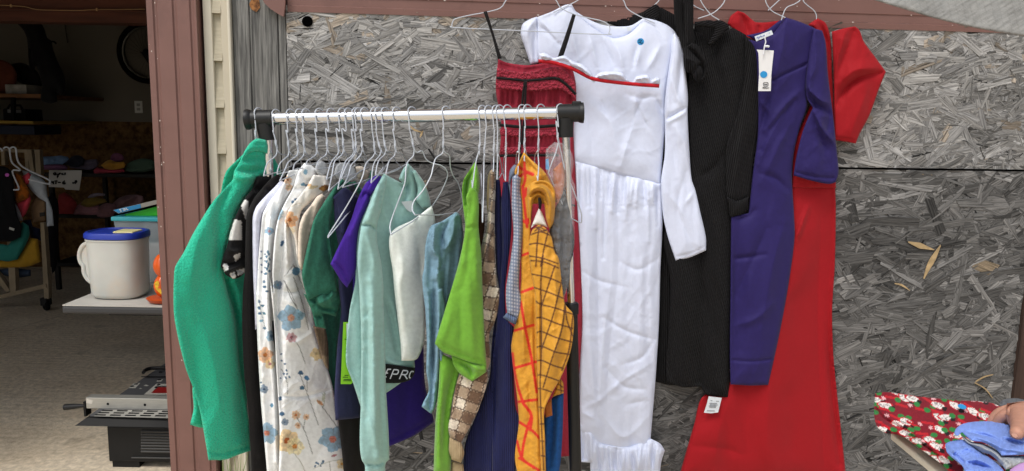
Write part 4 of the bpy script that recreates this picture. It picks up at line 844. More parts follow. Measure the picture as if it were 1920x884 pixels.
def El(reg, x, y, rx, ry, rot, col): p = px_('%s:%g,%g' % (reg, x, y))[0]; return ('e', p[0], p[1], rx, ry, rot, col)
BL, BL2, DB, ORN, CRM, PNK, ST = '#6796b3', '#86aec4', '#4c6d8c', '#d6a878', '#dcc898', '#b97f84', '#6c6a68'
items = [('s', 'B:520,20 545,90 575,140', ST, .9), ('s', 'B:560,0 600,120 628,240', ST, .9), ('s', 'V:395,640 430,700 470,800', ST, .8), ('s', 'V:440,560 500,700 520,800', ST, .8),
  Fw('B', 548, 186, 24, BL, '#c7977f', .4), Fw('B', 738, 738, 25, BL, '#c47a6a', .9), Fw('B', 590, 175, 9, BL2, BL2, .1, 4),
  Fw('B', 550, 275, 10, PNK, '#8d5560', .2, 6), ('s', 'B:566,290 590,330 612,392', ST, .8), Fw('B', 665, 350, 12, '#d9bd7c', CRM, .7, 5),
  El('B', 592, 436, 5, 4, 0, DB), El('B', 620, 460, 5, 4, 40, '#4d7fa6'), El('B', 598, 504, 4.5, 4, 0, '#4f7896'), ('s', 'B:588,440 610,500 640,580 672,672', ST, .8), ('s', 'B:620,465 622,520', ST, .7),
  ('s', 'B:505,420 530,480 532,535', ST, .7)] + [El('B', x, y, 2, 2, 0, DB) for x, y in ((520, 395), (527, 425), (505, 380), (540, 455), (515, 440), (503, 350), (530, 440), (525, 458), (500, 460))] + [
  Fw('B', 570, 628, 9, ORN, '#b56a30', .1, 9), Fw('B', 617, 637, 6, ORN, '#b56a30', .1, 9), Fw('B', 580, 676, 6, ORN, '#b56a30', .3, 9), ('s', 'B:575,640 610,700 646,806', ST, .8), ('s', 'B:612,645 605,690', ST, .7),
  Fw('B', 530, 745, 22, '#d7b579', '#b8622c', .5, 5), Fw('B', 565, 770, 17, '#e0d0a0', '#cf8a4a', .1, 5), ('s', 'B:560,800 590,840 612,884', '#a9a79a', .8),
  El('B', 680, 572, 8, 3, 35, '#d5a47c'), ('s', 'B:690,590 720,630 760,685', ST, .8), ('s', 'B:690,530 700,560 695,590', '#8d9488', .8), El('B', 697, 545, 3, 10, 10, '#c9cfc0'), ('s', 'B:735,500 745,560 750,610', '#7d8078', .7),
  El('B', 745, 812, 6, 2, -20, PNK)] + [El('B', x, y, 2.2, 2.2, 0, DB) for x, y in ((658, 860), (672, 850), (690, 848), (664, 845), (682, 858), (695, 838))] + [Fw('B', 780, 850, 10, '#dcc898', '#c99a50', .2, 5), ('s', 'B:722,840 728,884', '#9a9a92', .8), ('s', 'B:650,872 720,840 805,828', '#b9bdb4', .8),
  Fw('B', 520, 660, 7, DB, DB, .3, 4), El('B', 506, 622, 5, 4, 0, DB), El('B', 498, 552, 3, 4, 0, DB), Fw('V', 362, 310, 14, BL2, '#5f8fae', .2, 5), El('V', 388, 460, 3, 6, 20, DB), Fw('V', 430, 350, 12, ORN, '#b5703a', .1, 6), El('V', 455, 595, 7, 8, 20, BL), ('s', 'V:400,620 440,570 455,580', ST, .8),
  El('V', 502, 112, 4, 5, 0, BL2), El('V', 510, 180, 5, 3, 30, DB), El('V', 490, 172, 4, 3, 0, BL), El('V', 440, 258, 3.5, 3, 30, DB), El('V', 455, 246, 4, 3, 0, DB), Fw('V', 365, 662, 9, DB, BL, .4, 4), El('V', 330, 385, 4, 8, 0, PNK)]
itA = [El('B', x, y, 3.6, 2.4, r, c_) for x, y, r, c_ in ((404, 110, 60, DB), (418, 130, 0, '#54788f'), (405, 165, 0, DB), (425, 165, 20, '#5c8b9c'), (412, 200, 0, BL2), (428, 232, 10, '#48718c'), (402, 140, 40, DB), (425, 20, 90, DB), (438, 65, 0, DB), (428, 45, 0, DB))] + [
  ('s', 'B:402,105 415,170 432,240', '#7b8f98', .7), Fw('B', 425, 510, 8, DB, '#2f4a66', .3, 4), Fw('B', 438, 710, 20, BL, '#c77f68', .2, 5), Fw('B', 430, 355, 15, '#d39a62', '#c07840', .3, 5), Fw('B', 452, 395, 10, CRM, PNK, .1, 5), Fw('B', 460, 268, 11, BL, DB, .6, 4), El('B', 480, 38, 5, 7, 0, DB), El('B', 476, 100, 3, 5, 0, BL),
  Fw('V', 415, 150, 8, ORN, '#a5602c', .2, 8), Fw('V', 420, 186, 7, ORN, CRM, .3, 6), Fw('V', 372, 500, 9, '#cf7c48', '#b5622c', .2, 5), El('V', 368, 545, 6, 9, 0, '#dfcf9a'), Fw('V', 325, 400, 8, BL, PNK, .1, 4), El('B', 460, 585, 3, 4, 0, BL), El('B', 410, 480, 2, 2, 0, DB)] + [El('V', 285 + 22*math.sin(i*2.1), 500 + i*11, 1.8, 1.8, 0, DB) for i in range(11)] + [El('V', 318 + 8*math.sin(i*2.6), 500 + i*12, 2.2, 2.6, 0, '#5a7f99') for i in range(10)]
FM = cm('floral_fabric', '#e6e6e2', .75, attr=True, bs=.8)
WHT = lin('#f6f8f8')
o = cloth('floral_shirt', FM, 'V:393,165 420,105 465,98 478,115 445,180 405,250 366,330 356,400 345,600 340,884 B:490,430 500,600 502,905 440,905 410,560 395,300 386,0 V:263,700 270,560 283,400 295,310 320,265 365,205', hk(569, .0), None, T=.020, rim=12, res=2.3, color=floral(WHT, itA), dr=(9, 17, 320), cr=(1.3, 22), folds=[('V:330,340 318,500 B:440,80 450,300 470,560 480,840', 5, 9), ('V:360,360 345,560 B:470,60 470,300', 4, -9), ('V:300,330 290,500 B:410,100', 5, -5)], origin=at(569., 300., YR))
tag(o, 'white floral shirt folded narrow between the lavender and the wide floral shirt', 'shirt', GC)
o = cloth('floral_shirt', FM, 'V:468,105 495,68 520,72 552,98 550,150 512,215 455,290 432,330 450,420 470,540 490,620 520,720 548,850 B:635,110 655,215 690,340 735,490 760,640 785,770 806,862 780,905 700,905 492,905 496,700 482,430 470,200 450,0 V:345,700 340,600 355,400 370,330 402,260 440,190', hk(594, -.005), None, T=.020, rim=10, res=2.3, color=floral(WHT, items), dr=(6, 40, 300), cr=(1.8, 24),
  folds=[('V:395,330 385,500 370,700 B:485,200 500,420 497,600', 6, -10), ('V:425,340 450,480 490,680 520,830', 8, -6), ('V:410,300 405,420 415,560', 6, 7), ('B:505,60 560,70 630,40', 5, -3), ('B:500,240 560,300 660,240', 6, 3), ('B:500,540 600,545 740,510', 4, -3), ('B:520,100 620,190 700,420', 14, 4), ('V:470,110 500,150 545,150', 5, -4), ('V:440,190 480,190 520,160', 5, -4)], origin=at(594., 300., YR))
tag(o, 'white shirt printed with blue and orange flowers, widest of the floral shirts', 'shirt', GC)
itC = [Fw('V', 425, 345, 15, '#d49455', '#b2642c', .2, 5), El('V', 540, 185, 9, 3, -10, '#d9c49a'), El('V', 600, 190, 10, 6, 0, '#8a5f38'), El('V', 585, 195, 7, 4, 20, '#b98748'), El('V', 520, 175, 5, 3, 0, '#dcb58a'), Fw('V', 430, 400, 8, '#e2cfae', CRM, .1, 5), ('s', 'V:440,420 452,470 440,520', '#9a958c', .7), ('s', 'V:420,290 450,270 480,262', '#b9a98c', .7), El('V', 565, 98, 8, 3, 10, '#dfc08e')]
o = cloth('peach_print_blouse', FM, 'V:505,185 540,125 600,130 624,185 582,217 522,262 482,302 467,400 472,500 462,545 442,420 408,340 422,290 462,240', hk(616, -.002), None, T=.014, res=2.4, color=floral(lin('#f0ebe2'), itC), dr=(6, 18, 120), cr=(1.5, 20), origin=at(616., 300., YR)); tag(o, 'white blouse with peach and brown print on its shoulder', 'blouse', GC)
o = cloth('cream_blouse', cm('cream_cotton', '#e8d8c6', .85), 'V:560,228 582,217 600,235 577,290 548,350 522,430 492,575 480,592 468,560 465,480 470,380 490,320 530,270', hk(637, -.002), None, T=.016, dr=(7, 16, 150), origin=at(637., 300., YR)); tag(o, 'plain cream blouse beside the heather green tee', 'blouse', GC)
SHR = mat('sheer_white', '#d9dde0', .4, spec=.5, alpha=.62)
o = cloth('sheer_blouse', SHR, 'A:662,345 672,308 692,296 712,310 720,350 705,365 680,365', hk(649, .06), None, T=.012, back=.02, dr=(6, 14, 60), cr=(2, 16), res=3.5); tag(o, 'small sheer white blouse puffed beside the floral shirts', 'blouse', GC)
o = cloth('sheer_blouse', SHR, 'A:752,360 760,325 780,307 815,310 848,338 856,378 830,392 790,388 765,380', hk(663, .07), None, T=.014, back=.02, dr=(6, 14, 60), cr=(2, 16), res=3.5); tag(o, 'wider sheer white blouse behind the heather green tee collar', 'top', GC)
o = cloth('ivory_top', cm('ivory', '#d9cdbd', .9), 'A:850,326 880,325 912,350 905,380 862,384', hk(668, .09), None, T=.01, res=3.5); tag(o, 'ivory top corner peeking over the green tee collar', 'top', GC)
# 8 heather green tee
def heath(c1, c2): return lambda x, y: np.array(lin(c1))*(1 + .20*vn(x/1.6, y/7, 5) + .10*vn(x/3, y/3, 6))[:, None]
t = gthing('heather_green_tee', 'heather dark green tee shirt with crumpled sleeve', 'shirt', 668)
GM = cm('heather_green', '#2b6452', .95, attr=True); HG = heath('#326c59', '')
cloth('body', GM, 'A:785,385 832,398 880,440 925,350 940,372 905,470 850,600 810,700 790,884 B:790,150 760,300 752,480 745,700 700,700 690,400 660,300 640,100 A:615,820 650,650 670,560 710,490', hk(668, .13), t, T=.014, color=HG, dr=(9, 22, 260), res=4)
cloth('collar', GM, 'A:700,500 742,440 790,382 800,392 770,440 722,510', hk(668, -.012), t, T=.006, rim=4, color=HG, res=3, dr=(0, 1, 1), cr=None)
cloth('neckband', GM, 'A:830,400 856,440 885,458 915,420 935,350 922,342 905,400 880,432 850,392', hk(668, .055), t, T=.006, rim=4, color=HG, res=3, dr=(0, 1, 1), cr=None)
cloth('sleeve', GM, 'V:540,350 560,310 590,262 622,214 652,172 664,186 645,250 625,320 618,400 640,560 657,692 620,705 555,718 512,738 484,612 500,520 520,430', hk(668, -.03), t, T=.020, color=HG, dr=(6, 30, 160), res=3.6, folds=[('V:605,380 615,500 645,640', 6, -5), ('V:540,360 520,480 500,610', 8, 5), ('V:512,726 590,700 655,680', 3, -2, 1)])
cloth('sleeve_hem', GM, 'B:605,75 640,90 700,60 745,15 785,95 752,180 720,170 690,165 710,235 660,225 640,150', hk(668, -.015), t, T=.02, color=HG, dr=(10, 16, 40), cr=(3, 14), res=3.2, folds=[('B:630,90 690,140 750,150', 4, -8), ('B:650,120 700,110 760,60', 5, 7), ('B:640,180 700,180', 4, -7)])
def blan(x, y): return np.where((y > 668)[:, None], np.array(lin('#8a7862')), np.array(lin('#6b5a4a')))*(1 + .25*vn(x/1.5, y/1.5, 2))[:, None]
o = cloth('brown_knit', cm('brown_knit', '#6b5a4a', .95, 'knit', attr=True), 'B:648,222 705,235 716,300 720,425 700,400 675,320', hk(650, .02), None, T=.01, color=blan, res=3.5); tag(o, 'brown speckled knit glimpsed between the floral shirt and the green tee', 'knitwear', GC)
o = cloth('black_trousers', BK, 'Z:628,740 660,730 692,745 696,905 646,905 640,840', hk(690, .045), None, T=.014, dr=(6, 20, 200)); tag(o, 'black trousers hanging low between the floral shirt hem and the mint sleeve', 'trousers', GC)
# 9 navy, charcoal
t = gthing('navy_shirt', 'navy shirt with a lime tag hanging below the purple tee', 'shirt', 690)
NV = cm('navy_cotton', '#2c2f4e', .9, 'twill')
cloth('body', NV, 'A:748,462 800,418 870,468 862,540 822,700 B:850,60 867,400 863,640 750,652 745,560 760,300 775,150 A:772,860 775,720 757,600', hk(698, .006), t, T=.014, dr=(7, 24, 260), folds=[('A:770,470 790,600 800,720', 6, 6)])
cloth('shoulder_strap', NV, 'A:745,470 798,418 830,440 850,490 830,580 805,660 785,640 775,560 757,480', hk(698, -.012), t, T=.012, dr=(4, 18, 100), folds=[('A:800,425 840,500 830,590', 5, -5)])
LIME = mat('lime_card', '#8fd22a', .5, var=.03)
tg = MB().prism('D:106,206 137,206 150,480 141,487 94,487', hk(698, -.045), .002).build('lime_tag', LIME, t)
MB().prism('D:120,212 136,212 134,272 121,272', hk(698, -.047), .0008).build('tag_label', mat('tag_white', '#e3e3e3', .6), tg)
b = MB()
for i, (x0, x1) in enumerate(((112, 121), (112, 130), (104, 128), (108, 140), (106, 142))):
    yy = (283, 448, 456, 466, 472)[i]; q = px_('D:%g,%g %g,%g %g,%g %g,%g' % (x0, yy - 1.3, x1, yy - 1.3, x1, yy + 1.3, x0, yy + 1.3)); b.prism(q, hk(698, -.0468), .0004)
b.build('tag_print', mat('print_dark', '#25401a', .8), tg)
o = cloth('charcoal_top', cm('charcoal', '#3b3d42', .95), 'A:815,410 840,400 862,450 900,470 935,430 965,372 975,385 930,480 880,520 860,500 835,470', hk(706, .03), None, T=.01, res=3.6, origin=at(706., 340., YR)); tag(o, 'charcoal round neck top inside the navy shirt collar', 'top', GC)
# 10 purple tee
t = gthing('purple_tee', 'bright purple polo tee with short sleeve, beside the mint sweatshirt', 'shirt', 718)
PM = cm('purple_cotton', '#43248f', .85, 'knit', bs=.5)
cloth('body', cm('indigo_cotton', '#2c1b72', .85), 'Z:690,380 712,362 735,440 790,600 D:480,500 515,640 518,660 430,720 318,770 Z:705,800 690,650 660,560', hk(718, .03), t, T=.014, dr=(7, 40, 260), cr=(1.2, 40), folds=[('D:320,740 430,690 515,640', 3, -2, 1)])
cloth('sleeve', PM, 'A:945,366 970,375 962,400 917,500 872,600 860,700 857,800 812,884 790,860 770,830 752,800 735,775 760,720 830,570 860,480 900,400', hk(718, -.022), t, T=.018, dr=(5, 26, 160), folds=[('A:745,760 790,800 822,870', 3, -3, 1), ('A:930,400 880,520 830,640', 8, 6), ('A:880,470 900,450 930,480', 4, -5)], res=3.6)
cloth('collar', PM, 'A:905,432 925,395 945,365 970,372 950,420 920,455', hk(718, -.045), t, T=.006, rim=4, res=3)
# 11 mint sweatshirt
t = gthing('mint_sweatshirt', 'mint green sweatshirt with a lettered black hem band', 'sweatshirt', 739)
MM = cm('mint_fleece', '#97bfba', .92, 'plain', sheen=.3)
cloth('body', MM, 'C:180,610 250,420 295,358 340,383 378,402 388,345 405,310 430,335 470,390 500,460 515,520 525,600 D:400,200 420,330 432,405 430,430 380,472 305,525 185,590 150,480 120,400 118,340 135,150 160,20 C:165,750', hk(739, .004), t, T=.018, dr=(8, 34, 220), cr=(1.6, 34), res=4.5,
  folds=[('C:290,400 330,480 350,600', 8, -6), ('C:440,345 450,450 455,520', 6, -7), ('C:250,430 290,520 330,620', 8, 5), ('C:385,500 400,440 398,360', 6, -9), ('D:290,100 320,180 350,330', 9, -8), ('D:330,120 360,250 380,380', 7, 6), ('D:300,370 350,395 420,398', 5, 5), ('C:360,400 390,420 410,400', 5, -7)])
cloth('collar', MM, 'C:362,384 378,345 403,309 414,322 402,360 392,402 376,396', hk(739, -.012), t, T=.010, rim=6, res=3.2, dr=(2, 10, 40))
cloth('hood_edge', MM, 'C:425,345 440,342 480,400 505,470 512,515 470,520 440,480 450,430', hk(739, -.018), t, T=.012, rim=8, res=4, dr=(4, 18, 80))
cloth('sleeve', MM, 'C:192,590 222,510 258,420 292,364 312,372 300,430 282,520 262,600 264,680 280,760 292,884 D:288,100 296,300 300,500 312,700 316,830 300,845 298,905 205,905 203,855 190,832 185,580 188,300 C:180,884 172,760 180,660', hk(739, -.034), t, T=.026, back=.02, rim=18, dr=(7, 26, 240), cr=(1.6, 30),
  folds=[('C:186,604 215,594 243,604 262,640', 3, -7, 1), ('C:300,372 280,450 262,600', 4, -6), ('C:255,440 235,520 225,590', 10, 5), ('D:240,20 245,300 250,600 255,820', 13, 9), ('D:215,40 215,320 215,640', 7, -6), ('D:280,220 272,500 290,760', 8, -5), ('D:200,848 250,858 310,838', 3, -5, 1), ('C:215,630 240,720 255,820', 7, 6), ('D:195,560 240,700 270,820', 6, 4)])
MB().prism('C:374,488 424,483 430,528 416,536 396,520', hk(739, -.020), .0012).build('neck_label', mat('label_white', '#d5dce2', .7), t)
bd = cloth('hem_band', cm('band_black', '#101012', .85, 'knit', bs=.4), 'D:285,393 330,398 380,406 433,412 430,440 410,468 360,482 290,482', hk(739, -.022), t, T=.006, rim=4, dr=(0, 1, 1), cr=None, res=3.5)
b = MB(); QW = []   # lettering E PRO, slanted strokes
for s_ in ('b:262,290 240,332 222,372', 'b:258,293 294,293', 'b:240,332 262,332', 'b:222,372 246,372', 'b:284,392 322,297', 'b:322,297 362,300 370,316 356,342 312,342', 'b:380,394 418,305', 'b:418,305 458,308 466,322 448,348 400,346', 'b:430,348 462,394', 'b:530,318 505,316 488,344 484,376 496,384'):
    q = px_(s_); st_ = strip(q, 2.1); b.prism(st_, hk(739, -.0305), .0015)
b.build('lettering', mat('lettering_white', '#cfd3dc', .6), bd)
# 12 pale mint trousers
o = cloth('pale_mint_trousers', cm('pale_mint', '#edf3ee', .88, 'twill'), 'C:322,640 345,612 425,572 515,505 531,580 520,620 508,700 490,780 484,884 D:478,250 474,295 442,372 431,378 371,381 366,300 352,180 338,60 C:336,820', hk(768, -.012), None, T=.018, rim=12, dr=(6, 36, 240), cr=(1.0, 36), folds=[('C:440,620 460,760 470,880', 9, -5), ('C:360,650 380,800 D:365,60 400,300', 12, 5), ('D:370,368 420,366 445,345', 3, -2, 1)], origin=at(768., 400., YR)); tag(o, 'pale mint trousers folded over a hanger in front of the mint sweatshirt', 'trousers', GC)
# 13 denim
t = gthing('denim_trousers', 'washed blue denim trousers twisted over a hanger', 'trousers', 832, 400)
DN = cm('washed_denim', '#7b9caf', .92, 'denim', var=.16)
cloth('body', DN, 'C:512,598 560,578 625,535 641,545 658,620 656,700 640,800 620,884 D:602,60 572,150 562,260 556,392 541,500 525,590 506,622 486,608 463,590 470,570 494,520 484,430 486,300 479,150 465,0 C:478,800 484,700 494,640', hk(832, -.006), t, T=.022, rim=10, dr=(9, 13, 300), cr=(2, 22), res=3.6,
  folds=[('C:530,600 520,700 545,760 525,884', 6, 11), ('C:560,590 555,700 560,780 545,800', 5, -11), ('C:620,545 610,640 580,700 560,690', 8, 8), ('D:520,20 510,200 515,420 500,600', 4, -10), ('D:545,60 540,260 530,480', 5, 8), ('D:495,60 500,250 495,400', 4, 8), ('C:595,570 565,640 570,720', 3, -7)])
cloth('trouser_leg', DN, 'D:530,60 555,50 572,130 566,260 560,390 548,392 540,330 535,200', hk(832, -.035), t, T=.014, rim=7, dr=(5, 10, 100), res=3.6)
# 14 lime shirt
t = gthing('lime_shirt', 'lime green tee shirt with wide hanging sleeve', 'shirt', 900)
LM = cm('lime_jersey', '#6ca335', .88, 'plain', sheen=.25)
dl = lp(815, 1.74, 915, 1.80); dlb = lp(815, 1.80, 915, 1.86)
cloth('body', LM, 'D:545,345 625,380 700,400 690,440 632,440 603,560 590,680 598,800 592,905 516,905 520,780 526,650 540,500', dlb, t, T=.02, back=.15, dr=(8, 30, 240), cr=(1.3, 40), folds=[('D:560,420 545,600 540,860', 10, 8), ('D:610,430 580,560 560,760', 8, -7)])
cloth('neck', LM, 'C:716,300 730,350 734,420 722,500 730,610 670,605 660,520 654,440 660,390 690,340', dlb, t, T=.016, back=.06, dr=(5, 16, 80), res=3.6, folds=[('C:700,330 675,400 672,500', 6, -12), ('C:715,320 722,400 715,480', 5, 7)])
cloth('sleeve', LM, 'C:672,470 690,425 712,424 726,450 730,610 742,720 748,884 D:744,150 750,280 758,406 700,393 610,361 560,342 522,303 C:606,884 638,770 662,660 668,604 680,500', dl, t, T=.026, back=.05, rim=16, dr=(6, 44, 260), cr=(1.4, 40), folds=[('D:530,292 620,345 755,392', 2.5, -2.5, 1), ('D:534,284 624,337 754,384', 2.5, -1.2, 1), ('C:666,612 700,602 730,608', 3, -3), ('D:600,100 585,200 555,300', 10, 3.5), ('D:640,60 640,200 640,340', 8, -3), ('D:680,40 690,200 700,370', 10, 3), ('C:690,620 680,760 660,880', 7, -3), ('C:715,640 718,760 720,880', 6, 3), ('C:700,450 690,530 680,600', 5, -3)])
cloth('sleeve_lining', LM, 'D:598,356 680,385 757,400 757,432 693,475 640,442 608,400', lp(815, 1.77, 915, 1.80), t, T=.006, back=.04, dr=(8, 20, 40), res=3.6, folds=[('D:630,380 680,420 693,470', 6, -9), ('D:690,400 720,420 750,425', 5, 6)])
# 15 dark brown
o = cloth('brown_shirt', cm('dark_brown', '#3b241a', .9), 'C:722,490 745,500 757,545 758,600 738,730 728,640', 1.88, None, T=.012, back=.12, dr=(6, 12, 90), res=4); tag(o, 'dark brown shirt squeezed between the lime shirt and the plaid flannel', 'shirt', GC)
# 16 plaid flannel
def plaid(x, y):
    a = math.radians(17); u = x*math.cos(a) + y*math.sin(a) + 4*vn(x/40, y/40, 7); v = -x*math.sin(a) + y*math.cos(a) + 5*vn(x/50, y/50, 8)
    pu, pv = (u / 46.0) % 1, (v / 44.0) % 1
    tan, crm, brn, dk = (np.array(lin(h)) for h in ('#a8937c', '#d5cab8', '#6b5442', '#45362c'))
    bu, bv = (pu < .46), (pv < .46); c = np.tile(crm, (len(x), 1)); c[bu | bv] = tan*.9; c[bu & bv] = brn
    l = (np.abs(pu - .5) < .028) | (np.abs(pv - .5) < .028) | (np.abs(pu - .96) < .028) | (np.abs(pv - .96) < .028) ; c[l] = dk*1.3
    return c*(1 + .22*vn(x/1.3, y/1.3, 3))[:, None]
t = gthing('plaid_flannel', 'brown and cream plaid flannel shirt behind the lime sleeve', 'shirt', 926)
PL = cm('plaid_cloth', '#a8937c', .95, attr=True, sheen=.3)
cloth('body', PL, 'C:782,345 798,338 808,372 806,480 803,600 806,720 815,884 D:816,50 822,100 797,200 772,260 776,380 768,408 755,440 690,440 735,330 735,130 C:735,720 765,620 772,560', lp(840, 1.83, 940, 1.85), t, T=.018, back=.12, color=plaid, res=3, dr=(7, 16, 130), folds=[('C:800,350 790,500 770,640 750,800', 6, 8), ('D:790,40 770,140 780,240', 6, -8)])
cloth('sleeve', PL, 'D:642,425 762,430 765,445 722,600 662,720 640,757 590,726 584,690 600,600 622,480', lp(840, 1.80, 920, 1.83), t, T=.022, back=.04, color=plaid, res=3, dr=(6, 20, 130))
KH = cm('khaki_rib', '#a59272', .92, 'rib', bs=.6)
cloth('cuff', KH, 'D:590,728 642,752 657,800 642,846 600,832 586,790', lp(840, 1.80, 870, 1.81), t, T=.014, res=3.5, dr=(3, 10, 40))
cloth('cuff', KH, 'D:600,836 640,846 652,852 658,905 594,905', lp(840, 1.83, 870, 1.83), t, T=.014, res=3.5, dr=(3, 10, 40))
cloth('lining', cm('beige_lining', '#9c8c6a', .95), 'C:768,450 780,350 792,338 801,350 793,430 776,565 768,510', 1.87, t, T=.008, res=3.5, folds=[('C:790,350 780,450 772,540', 5, -6)])
# 17 navy ribbed dresses
NR = cm('navy_rib', '#1d2149', .9, 'rib', bs=.9)
o = cloth('navy_ribbed_dress', NR, 'C:806,385 828,388 836,480 840,700 842,884 D:835,200 800,260 795,400 805,600 795,905 650,905 660,760 722,600 772,450 780,330 790,230 818,100 C:812,800 805,600', lp(860, 1.865, 950, 1.865), None, T=.02, back=.14, dr=(8, 22, 300), origin=at(933., 330., YR)); tag(o, 'navy ribbed long dress just behind the plaid flannel', 'dress', GC)
o = cloth('navy_ribbed_dress', NR, 'C:843,398 866,395 877,480 882,600 874,700 862,800 852,884 D:845,150 850,190 885,235 882,350 892,600 907,640 888,905 782,905 784,400 800,250 815,100 C:838,700 833,500', lp(920, 1.845, 980, 1.835), None, T=.02, back=.14, dr=(8, 20, 300), folds=[('D:800,250 795,500 790,800', 6, -9)], origin=at(947., 330., YR)); tag(o, 'darker navy ribbed long dress beside the yellow shirt', 'dress', GC)
# 18 waffle knit
t = gthing('waffle_knit', 'grey blue waffle knit top with long narrow sleeve', 'top', 975)
def waf(x, y):
    s_ = (.5 + .5*np.cos(x*2*math.pi/5.0))*(.5 + .5*np.cos((y - x*.2)*2*math.pi/6.6)); return np.array(lin('#6c7890'))*(1 - s_[:, None]) + np.array(lin('#c3c7cf'))*s_[:, None]
cloth('sleeve', cm('waffle_cloth', '#9299a8', .92, 'plain', attr=True), 'C:885,375 905,360 925,380 921,430 931,500 932,640 917,884 D:916,100 912,160 900,190 852,165 846,100 C:857,884 876,760 890,640 882,500', lp(945, 1.79, 985, 1.80), t, T=.02, back=.05, res=2.0, color=waf, dr=(4, 18, 120), cr=None)
cloth('cuff', cm('cuff_blue', '#5a6a88', .92, 'rib'), 'D:850,162 900,188 891,216 870,208 832,184', lp(945, 1.79, 985, 1.79), t, T=.014, res=3, dr=(2, 8, 30), cr=None)
cloth('body', cm('slate_knit', '#6f7a90', .92), 'C:875,340 895,315 907,330 902,362 884,380 876,480 868,420', 1.84, t, T=.014, back=.08, res=3.6)
# 19 yellow shirts
def gridc(base, line, lines, wdt):
    def f(x, y):
        c = np.array(lin(base))*(1 + .05*vn(x/12, y/12, 4))[:, None]; P = np.stack([x, y], 1)
        for s_ in lines:
            q = cat_open(px_(s_), 5); d = seg_dist(P, q[:-1], q[1:]); k = np.clip((wdt - d)/1.2, 0, 1)[:, None]; c = c*(1 - k) + np.array(lin(line))*k
        return c
    return f
redl = ['F:345,470 372,420 405,400 440,410', 'F:385,470 398,520 405,480', 'F:395,345 400,430 388,480 395,560 405,640 410,680', 'F:375,830 418,815', 'F:380,640 410,660 418,640', 'F:370,370 400,390 440,405', 'G:388,150 436,132', 'G:358,308 438,284', 'G:356,462 448,435', 'G:372,600 454,590', 'G:376,680 430,715 465,750', 'G:386,190 405,300 430,420 452,560', 'G:352,400 365,500 395,600 428,650 415,700 398,770 390,830', 'G:370,760 392,830 440,870', 'G:395,604 430,655 425,715', 'G:380,830 460,880']
t = gthing('yellow_red_grid_shirt', 'golden yellow shirt with wide red grid lines', 'shirt', 985)
YC = cm('yellow_satin', '#d99a22', .6, 'satin', attr=True, spec=.4, sheen=.1)
cloth('body', YC, 'F:345,395 372,335 392,292 430,330 470,365 510,410 472,470 432,540 427,700 430,884 G:452,170 454,400 463,650 480,905 375,905 362,830 378,680 372,590 352,440 347,370 356,310 378,190 388,100 388,0 F:384,800 382,600 370,470', lp(955, 1.81, 1010, 1.79), t, T=.02, back=.1, rim=8, res=2.6, color=gridc('#c98f2a', '#c8261a', redl, 3.2), dr=(8, 16, 180), cr=(2, 20), folds=[('F:385,310 380,400 372,460', 6, -8), ('F:400,330 440,370 500,420', 6, -7), ('F:430,345 470,390 490,430', 5, 7), ('G:400,160 395,300 400,420', 9, 7), ('G:440,150 445,350 455,560', 4, -9)])
brl = ['F:420,770 470,765 550,790', 'F:418,830 490,842 570,870', 'G:428,20 480,25 540,50', 'G:430,75 500,90 552,112', 'G:440,130 500,150 562,175', 'G:446,185 470,200 530,215 600,240', 'G:445,255 475,255 540,280 600,298', 'G:450,315 475,312 530,335 600,355', 'G:452,375 475,372 530,395 590,405', 'G:455,430 475,430 520,450 560,462', 'G:455,490 475,490 540,512', 'G:458,545 480,548 515,560', 'G:462,620 478,625', 'G:465,690 480,690', 'G:466,760 482,760', 'G:470,820 484,822', 'F:470,690 462,770 455,884', 'F:520,700 500,780 480,884', 'G:478,0 470,80 468,160', 'G:526,40 500,120 470,210', 'G:555,100 520,240 490,330 472,380', 'G:570,180 555,300 515,420 478,540', 'G:600,240 585,380 555,470', 'G:566,170 575,260 600,330', 'G:470,160 470,400 466,560 480,880',
       'F:432,690 470,680 510,700', 'F:440,670 490,700 520,690', 'F:450,700 490,672', 'F:428,720 480,705 528,722']
t = gthing('yellow_brown_grid_shirt', 'golden yellow shirt with thin brown grid and rolled collar', 'shirt', 1010)
cloth('body', YC, 'F:440,690 470,668 505,685 535,730 558,820 G:537,0 552,90 570,200 600,238 600,340 583,420 550,500 510,570 484,632 486,750 490,905 470,905 460,650 452,400 446,170 428,60 F:418,800 425,730', lp(990, 1.76, 1075, 1.74), t, T=.03, back=.1, rim=16, res=2.4, color=gridc('#c98f2a', '#4a2412', brl, 1.9), dr=(7, 24, 160), cr=(1.8, 22), folds=[('G:470,100 468,300 470,500', 4, -8), ('G:540,60 560,160 590,240', 8, -5), ('G:566,180 545,320 500,480', 10, 6), ('G:520,20 530,160 520,300', 12, 5)])
yel = lambda x, y: np.array(lin('#c68c28'))*(1 + .06*vn(x/10, y/10, 4))[:, None]
cloth('hood', YC, 'F:400,430 420,370 470,362 505,400 532,450 548,490 556,560 545,660 528,690 512,645 500,560 440,560 425,680 410,560', lp(985, 1.80, 1045, 1.80), t, T=.02, back=.06, res=3, color=yel, dr=(8, 18, 60), cr=(2, 16))
cloth('rolled_collar', YC, 'F:410,475 440,445 490,437 530,452 552,490 556,560 545,640 525,690 508,640 500,570 488,525 465,515 445,535 432,600 425,680 414,560', lp(985, 1.765, 1045, 1.765), t, T=.026, back=.03, rim=12, res=2.8, color=yel, dr=(4, 14, 40), cr=(1.5, 14), folds=[('F:425,500 460,475 505,490 530,560 525,640', 5, 8), ('F:418,530 450,500 490,505 515,570', 3, -9), ('F:440,460 500,455 540,500', 4, -6)])
def cow(x, y): return np.where((fbm(x/7, y/7, 9) > .42)[:, None], np.array(lin('#3a3632')), np.array(lin('#d8d6d2')))
